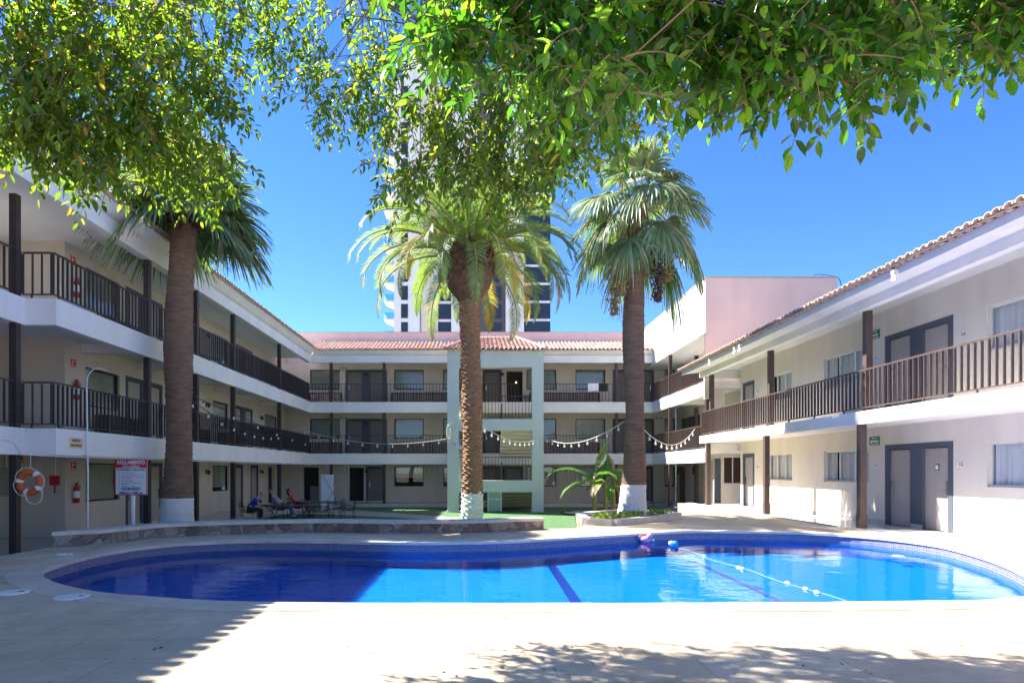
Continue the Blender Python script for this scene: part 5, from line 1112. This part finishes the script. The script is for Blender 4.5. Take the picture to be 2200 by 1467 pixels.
# ------------------------------------------------------------------ TOWELS, BANNER
def towel(x0,x1,label,mat,z=7.10,y=38.70,drop=.42):
    m=MB(); n=10
    for s,yy in ((-1,y-.05),(1,y+.05)):
        for i in range(n):
            a=x0+(x1-x0)*i/n; b_=x0+(x1-x0)*(i+1)/n; w=lambda q: .012*math.sin(q*23)
            m.quad((a,yy+w(a),z-drop-(.02*math.sin(a*7))),(b_,yy+w(b_),z-drop-(.02*math.sin(b_*7))),(b_,y+s*.035,z+.025),(a,y+s*.035,z+.025))
    m.box(x0,x1,y-.036,y+.036,z+.025,z+.032); tag(m.build('towel',mat),label,'towel','towels drying on the railing')
towel(6.50,7.12,'white towel hung over the top railing right of the stair tower',M('white_cloth',(.75,.75,.78),.9)); towel(7.16,7.68,'black cloth hung over the top railing beside the white towel',M('black_cloth',(.02,.02,.022),.9))
BN=thing('banner_stand','blank white banner on a thin black cross stand beside the tables','banner stand',(-7.65,33,ZL)); x0_,x1_=(690-CX)/F*33,(717-CX)/F*33; m=MB(); m.box(x0_,x1_,33,33.01,.05,1.76); m.build('banner',M('banner_cloth',(.66,.66,.74),.8),BN); m=MB(); m.tube([(x0_+.08,32.98,1.70),(x1_-.02,32.93,.85),(x0_+.25,32.96,.35)],.012,5); m.tube([(x1_,33.05,1.7),(x1_-.02,33.04,.85),(x1_+.15,33.5,ZL+.01)],.014,5); m.tube([(x1_-.02,33.03,.85),(x0_,33.3,ZL+.01)],.014,5); m.ball((x1_-.02,32.97,.85),.04,6); m.build('stand',BLACKP,BN)

# ------------------------------------------------------------------ POOL THINGS
for px,py,r,lb in ((28,1273,.19,'white round skimmer lid at the left edge of the deck'),(155,1283,.20,'white round skimmer lid next to the pool coping'),(138,1191,.14,'far white skimmer lid near the left tip of the pool')):
    p=at(px,py,ZD); m=MB(); m.lathe([(r,ZD+.002),(r,ZD+.014),(r-.02,ZD+.02),(.0,ZD+.021)],24,(p.x,p.y)); o=m.build('skimmer_lid',WHITEPAINT,None); tag(o,lb,'skimmer lid','skimmer lids in the deck'); m=MB(); m.lathe([(.03,ZD+.0215),(.03,ZD+.024)],8,(p.x+r*.55,p.y)); o2=m.build('finger_hole',BLACKP,o)
RP=thing('float_rope','thin white rope with small floats lying across the pool','float rope',(5.3,13,ZW)); m=MB(); p0,p1=Vector((4.50,14.6,ZW+.01)),Vector((4.98,7.5,ZW+.01)); m.tube([p0.lerp(p1,i/20)+Vector((.05*math.sin(i*.9),0,0)) for i in range(21)],.006,5); m.build('rope',M('rope_blue_grey',(.16,.27,.40),.7),RP)
for tt in (.19,.40,.42,.63,.70,.74,.86):
    q=p0.lerp(p1,tt); m=MB(); m.ball(q,(.03,.08,.03),8); m.build('float',CORDW,RP,True)
def blobtoy(name,label,cat,p,parts):
    T=thing(name,label,cat,p)
    for nm,off,r,mt in parts: m=MB(); m.ball(Vector(p)+Vector(off),r,10); m.build(nm,mt,T,True)
PKP=M('pink_vinyl',(.72,.30,.42),.4); BLT=M('blue_vinyl',(.02,.28,.50),.4)
p=at(1386,1164,ZW); blobtoy('float_toy','small pink inflatable toy floating at the far pool edge','pool toy',(p.x,p.y,ZW),[('body',(0,0,.06),(.16,.12,.09),PKP),('head',(.10,-.04,.15),(.08,.08,.07),PKP),('ear',(-.14,0,.12),(.07,.05,.05),PKP),('tail',(.19,0,.05),(.05,.05,.04),WHITEPAINT)])
p=at(1450,1173,ZW); blobtoy('float_ball','blue and white ball floating near the pink toy','ball',(p.x,p.y,ZW),[('ball',(0,0,.05),.085,BLT),('cap',(-.09,0,.07),.06,WHITEPAINT)])
rr=random.Random(17)
for k in range(26):
    px=rr.uniform(300,2150); py=rr.uniform(1320,1450); p=at(px,py,ZD); m=MB(); a=rr.uniform(0,6.3); d=Vector((math.cos(a),math.sin(a),rr.uniform(-.1,.25))).normalized(); s=rr.uniform(.035,.06); leaf_at(m,Vector((0,0,.008)),d,Vector((0,0,1)),s,s*.3,0,.3); o=m.build('fallen_leaf',M('dead_leaf_%d'%k,(rr.uniform(.10,.25),rr.uniform(.06,.13),.04),.8)); o.location=p; tag(o,'dry fallen leaf lying on the pale deck in front of the pool','leaf','dry leaves fallen on the deck')

# ------------------------------------------------------------------ TABLES, CHAIRS, PEOPLE
IRON=M('black_iron',(.022,.022,.025),.45)
def table(x,y,a,b_,h,label):
    T=thing('garden_table',label,'table',(x,y,ZL),'black iron tables',0,True); m=MB(); n=36
    m.lathe([(1,h-.02),(1,h)],n); m.v=[(vx*a,vy*b_,vz) for vx,vy,vz in m.v]; m.tube([(a*math.cos(2*PI*i/n),b_*math.sin(2*PI*i/n),h-.01) for i in range(n+1)],.02,6); m.build('tabletop',IRON,T)
    for sx in (-1,1):
        for sy in (-1,1): m=MB(); m.tube(smooth_open([(sx*a*.75,sy*b_*.7,h-.02),(sx*a*.55,sy*b_*.5,h*.62),(sx*a*.5,sy*b_*.42,h*.35),(sx*a*.66,sy*b_*.65,0)],5),.016,6); m.build('leg',IRON,T)
    return T
def chair_proto():
    T=thing('garden_chair','x','chair',(0,0,0),'black iron garden chairs',0,True)
    m=MB(); m.box(-.23,.25,-.24,.24,.425,.44); m.tube([(-.23,-.25,.43),(.26,-.25,.43),(.26,.25,.43),(-.23,.25,.43),(-.23,-.25,.43)],.013,6); m.build('seat',IRON,T)
    m=MB(); arc=[(-.23-.10*math.sin(PI*i/12)*.6-.06*(1),.25*math.cos(PI*i/12),.44+.42*math.sin(PI*i/12)**.7) for i in range(13)]; m.tube(arc,.013,6)
    for k in range(1,12): yy=.25*math.cos(PI*k/12); m.tube([(-.24,yy,.44),arc[k]],.005,4,0,False)
    for zz in (.52,.60,.68,.76): hw=.25*math.sqrt(max(0,1-((zz-.44)/.43)**2.6)); m.tube([(-.27,-hw,zz),(-.29,0,zz),(-.27,hw,zz)],.004,4,0,False)
    m.build('backrest',IRON,T)
    for s in (-1,1): m=MB(); m.tube(smooth_open([(-.29,s*.24,.62),(-.05,s*.28,.66),(.20,s*.28,.64),(.28,s*.27,.56),(.25,s*.26,.43)],5),.012,6); m.build('armrest',IRON,T)
    for sx,sy in ((1,1),(1,-1),(-1,1),(-1,-1)): m=MB(); m.tube([(sx*.25-.0,sy*.25,.43),(sx*.27-.02*(sx<0),sy*.26,.0)],.013,6); m.build('leg',IRON,T)
    return T
table(-7.95,27.6,1.25,.62,.70,'front black iron table where the man in blue leans'); table(-7.6,30.6,1.15,.6,.70,'rear black iron table beside the two reclining people')
c0=chair_proto()
for i,(x,y,rz,lb) in enumerate(((-9.72,27.6,0,'black iron chair under the man in the blue shirt'),(-6.72,27.7,180,'black iron chair at the right end of the front table'),(-5.75,28.6,200,'black iron chair standing alone at the right, beside the lawn'),(-6.45,29.6,215,'black iron chair before the white banner'),(-9.0,29.5,0,'black iron chair holding the person in grey'),(-8.7,30.9,0,'black iron chair holding the person in red'),(-7.3,28.5,250,'black iron chair on the far side of the front table'))):
    o=c0 if i==0 else copy_tree(c0); o.location=(x,y,ZL); o.rotation_euler=(0,0,RAD(rz)); o['label']=lb
SKIN=M('skin',(.42,.22,.15),.55); SKIN2=M('skin_light',(.50,.30,.22),.55)
def skinned(name,verts,edges,radii,mat,parent,sub=2):
    me=bpy.data.meshes.new(name); me.from_pydata(verts,edges,[]); me.materials.append(mat); o=bpy.data.objects.new(name,me); COL.objects.link(o); o.parent=parent
    sk=o.modifiers.new('skin','SKIN'); sk.use_smooth_shade=True
    for i,r in enumerate(radii):
        sv=me.skin_vertices[0].data[i]; sv.radius=r if isinstance(r,tuple) else (r,r); sv.use_root=(i==0)
    ss=o.modifiers.new('sub','SUBSURF'); ss.levels=sub; ss.render_levels=sub; return o
def person(label,loc,J,shirt,trouser,hair,skin,longhair=False,rz=0):
    """J: joints in metres in the figure's own frame, facing +x"""
    Pn=thing('person',label,'person',loc,None,RAD(rz),True); V=[];E=[];Rr=[];ix={}
    def add(k,p,r,par=None):
        ix[k]=len(V); V.append(tuple(p)); Rr.append(r)
        if par is not None: E.append((ix[par],ix[k]))
    add('pel',J['pel'],.135); add('sp',J['sp'],.125,'pel'); add('ch',J['ch'],.15,'sp'); add('nk',J['nk'],.058,'ch'); hd=Vector(J['hd']); f=Vector(J['face']).normalized(); upv=(hd-Vector(J['nk'])).normalized()
    add('jaw',hd-upv*.07+f*.025,.066,'nk'); add('hd',hd,(.088,.098),'jaw'); add('top',hd+upv*.075,.07,'hd')
    add('nose',hd+f*.108-upv*.02,.014,'hd')
    for s in ('L','R'):
        add('sh'+s,J['sh'+s],.062,'ch'); add('el'+s,J['el'+s],.045,'sh'+s); add('wr'+s,J['wr'+s],.03,'el'+s); w=Vector(J['wr'+s]); d=(w-Vector(J['el'+s])).normalized(); pm=w+d*.06; add('pm'+s,pm,.034,'wr'+s)
        sd=d.cross(Vector((0,0,1))).normalized()
        for k,(o_,l_) in enumerate(((-.03,.07),(-.010,.085),(.010,.08),(.03,.062))): add('f%s%d'%(s,k),pm+d*(.045+l_*.6)+sd*o_+Vector((0,0,-.02)),.009,'pm'+s)
        add('t'+s,pm+d*.02+sd*(.06 if s=='R' else -.06)+Vector((0,0,.01)),.010,'wr'+s)
        add('hp'+s,J['hp'+s],.095,'pel'); add('kn'+s,J['kn'+s],.06,'hp'+s); add('an'+s,J['an'+s],.04,'kn'+s); add('to'+s,Vector(J['an'+s])+Vector((.16,0,-.05)),.035,'an'+s)
    skinned('body',V,E,Rr,skin,Pn)
    def sub(keys,edges,rad): return [V[ix[k]] for k in keys],[(keys.index(a),keys.index(b_)) for a,b_ in edges],rad
    mid=lambda a,b_,t_: tuple(Vector(V[ix[a]]).lerp(Vector(V[ix[b_]]),t_))
    vs=[J['pel'],J['sp'],J['ch'],mid('ch','nk',.45)]; es=[(0,1),(1,2),(2,3)]; rs=[.155,.145,.172,.085]
    for s in ('L','R'): a=len(vs); vs+= [J['sh'+s],mid('sh'+s,'el'+s,.75)]; es+=[(2,a),(a,a+1)]; rs+=[.08,.068]
    skinned('shirt',vs,es,rs,shirt,Pn)
    vs=[J['pel']]; es=[]; rs=[.15]
    for s in ('L','R'): a=len(vs); vs+=[J['hp'+s],J['kn'+s],mid('kn'+s,'an'+s,.9)]; es+=[(0,a),(a,a+1),(a+1,a+2)]; rs+=[.11,.078,.058]
    skinned('trousers',vs,es,rs,trouser,Pn)
    for s in ('L','R'): q=Vector(J['an'+s])+Vector((.07,0,-.045)); m=MB(); m.ball(q,(.15,.05,.045),10); m.build('shoe',BLACKP,Pn,True)
    m=MB(); m.ball(hd+upv*.035-f*.022,(.098,.094,.098),12); 
    if longhair: m.ball(hd-f*.07-upv*.06,(.075,.09,.12),10); m.ball(hd-f*.06-upv*.16,(.06,.09,.09),8)
    m.build('hair',hair,Pn,True)
    sdv=f.cross(upv).normalized()
    for s in (-1,1):
        m=MB(); m.ball(hd+f*.092+sdv*.034*s+upv*.005,.011,6); m.build('eye',INK,Pn); m=MB(); m.ball(hd+sdv*.093*s-f*.01,(.018,.014,.03),6); m.build('ear',skin,Pn,True)
    m=MB(); m.ball(hd+f*.093-upv*.055,(.008,.024,.007),6); m.build('mouth',M('lips',(.30,.10,.09),.6) if 'lips' not in bpy.data.materials else bpy.data.materials['lips'],Pn)
    return Pn
JM=dict(pel=(0,0,.56),sp=(.12,0,.72),ch=(.30,0,.92),nk=(.45,0,1.06),hd=(.55,0,1.17),face=(.8,0,-.6),shL=(.33,.20,.96),shR=(.33,-.20,.96),elL=(.52,.25,.74),elR=(.52,-.25,.74),wrL=(.78,.10,.77),wrR=(.78,-.10,.77),hpL=(.08,.10,.52),hpR=(.08,-.10,.52),knL=(.50,.13,.52),knR=(.50,-.13,.52),anL=(.46,.14,.10),anR=(.46,-.14,.10))
person('man in bright blue shirt with cropped grey hair, leaning on the table',(-9.72,27.6,ZL),JM,M('blue_shirt',(.01,.05,.42),.8,var=.15),M('dark_trousers',(.02,.022,.03),.9),M('grey_stubble',(.34,.26,.23),.8),SKIN2)
PH=tag((lambda mb:(mb.box(-8.82,-8.74,27.52,27.68,ZL+.80,ZL+.81),mb)[1])(MB()).build('phone',BLACKP),'dark phone held by the man in blue','phone')
JR=dict(pel=(0,0,.54),sp=(-.10,0,.72),ch=(-.24,0,.92),nk=(-.33,0,1.07),hd=(-.36,0,1.19),face=(.95,0,-.1),shL=(-.25,.19,.98),shR=(-.25,-.19,.98),elL=(.0,.24,.76),elR=(.0,-.24,.76),wrL=(.24,.10,.80),wrR=(.24,-.10,.80),hpL=(.06,.10,.52),hpR=(.06,-.10,.52),knL=(.48,.12,.54),knR=(.48,-.12,.54),anL=(.62,.13,.10),anR=(.62,-.13,.10))
person('person in grey blue shirt with fair hair leaning back in a chair',(-9.0,29.5,ZL),JR,M('grey_blue_shirt',(.20,.24,.34),.85,var=.2),M('denim',(.05,.08,.16),.9),M('fair_hair',(.30,.19,.11),.8),SKIN2)
person('woman in red top with dark hair leaning back behind the person in grey',(-8.62,30.9,ZL),JR,M('red_top',(.42,.07,.06),.85,var=.15),M('rose_trousers',(.34,.12,.13),.9),M('dark_hair',(.03,.015,.012),.7),SKIN,True)

# ------------------------------------------------------------------ turn the lettering into meshes
bpy.context.view_layer.update(); dg=bpy.context.evaluated_depsgraph_get()
for o in [x for x in COL.objects if x.type=='FONT']:
    me=bpy.data.meshes.new_from_object(o.evaluated_get(dg)); q=bpy.data.objects.new('lettering',me); COL.objects.link(q); q.parent=o.parent; q.location=o.location; q.rotation_euler=o.rotation_euler; q.scale=o.scale
    c=o.data; bpy.data.objects.remove(o); bpy.data.curves.remove(c)
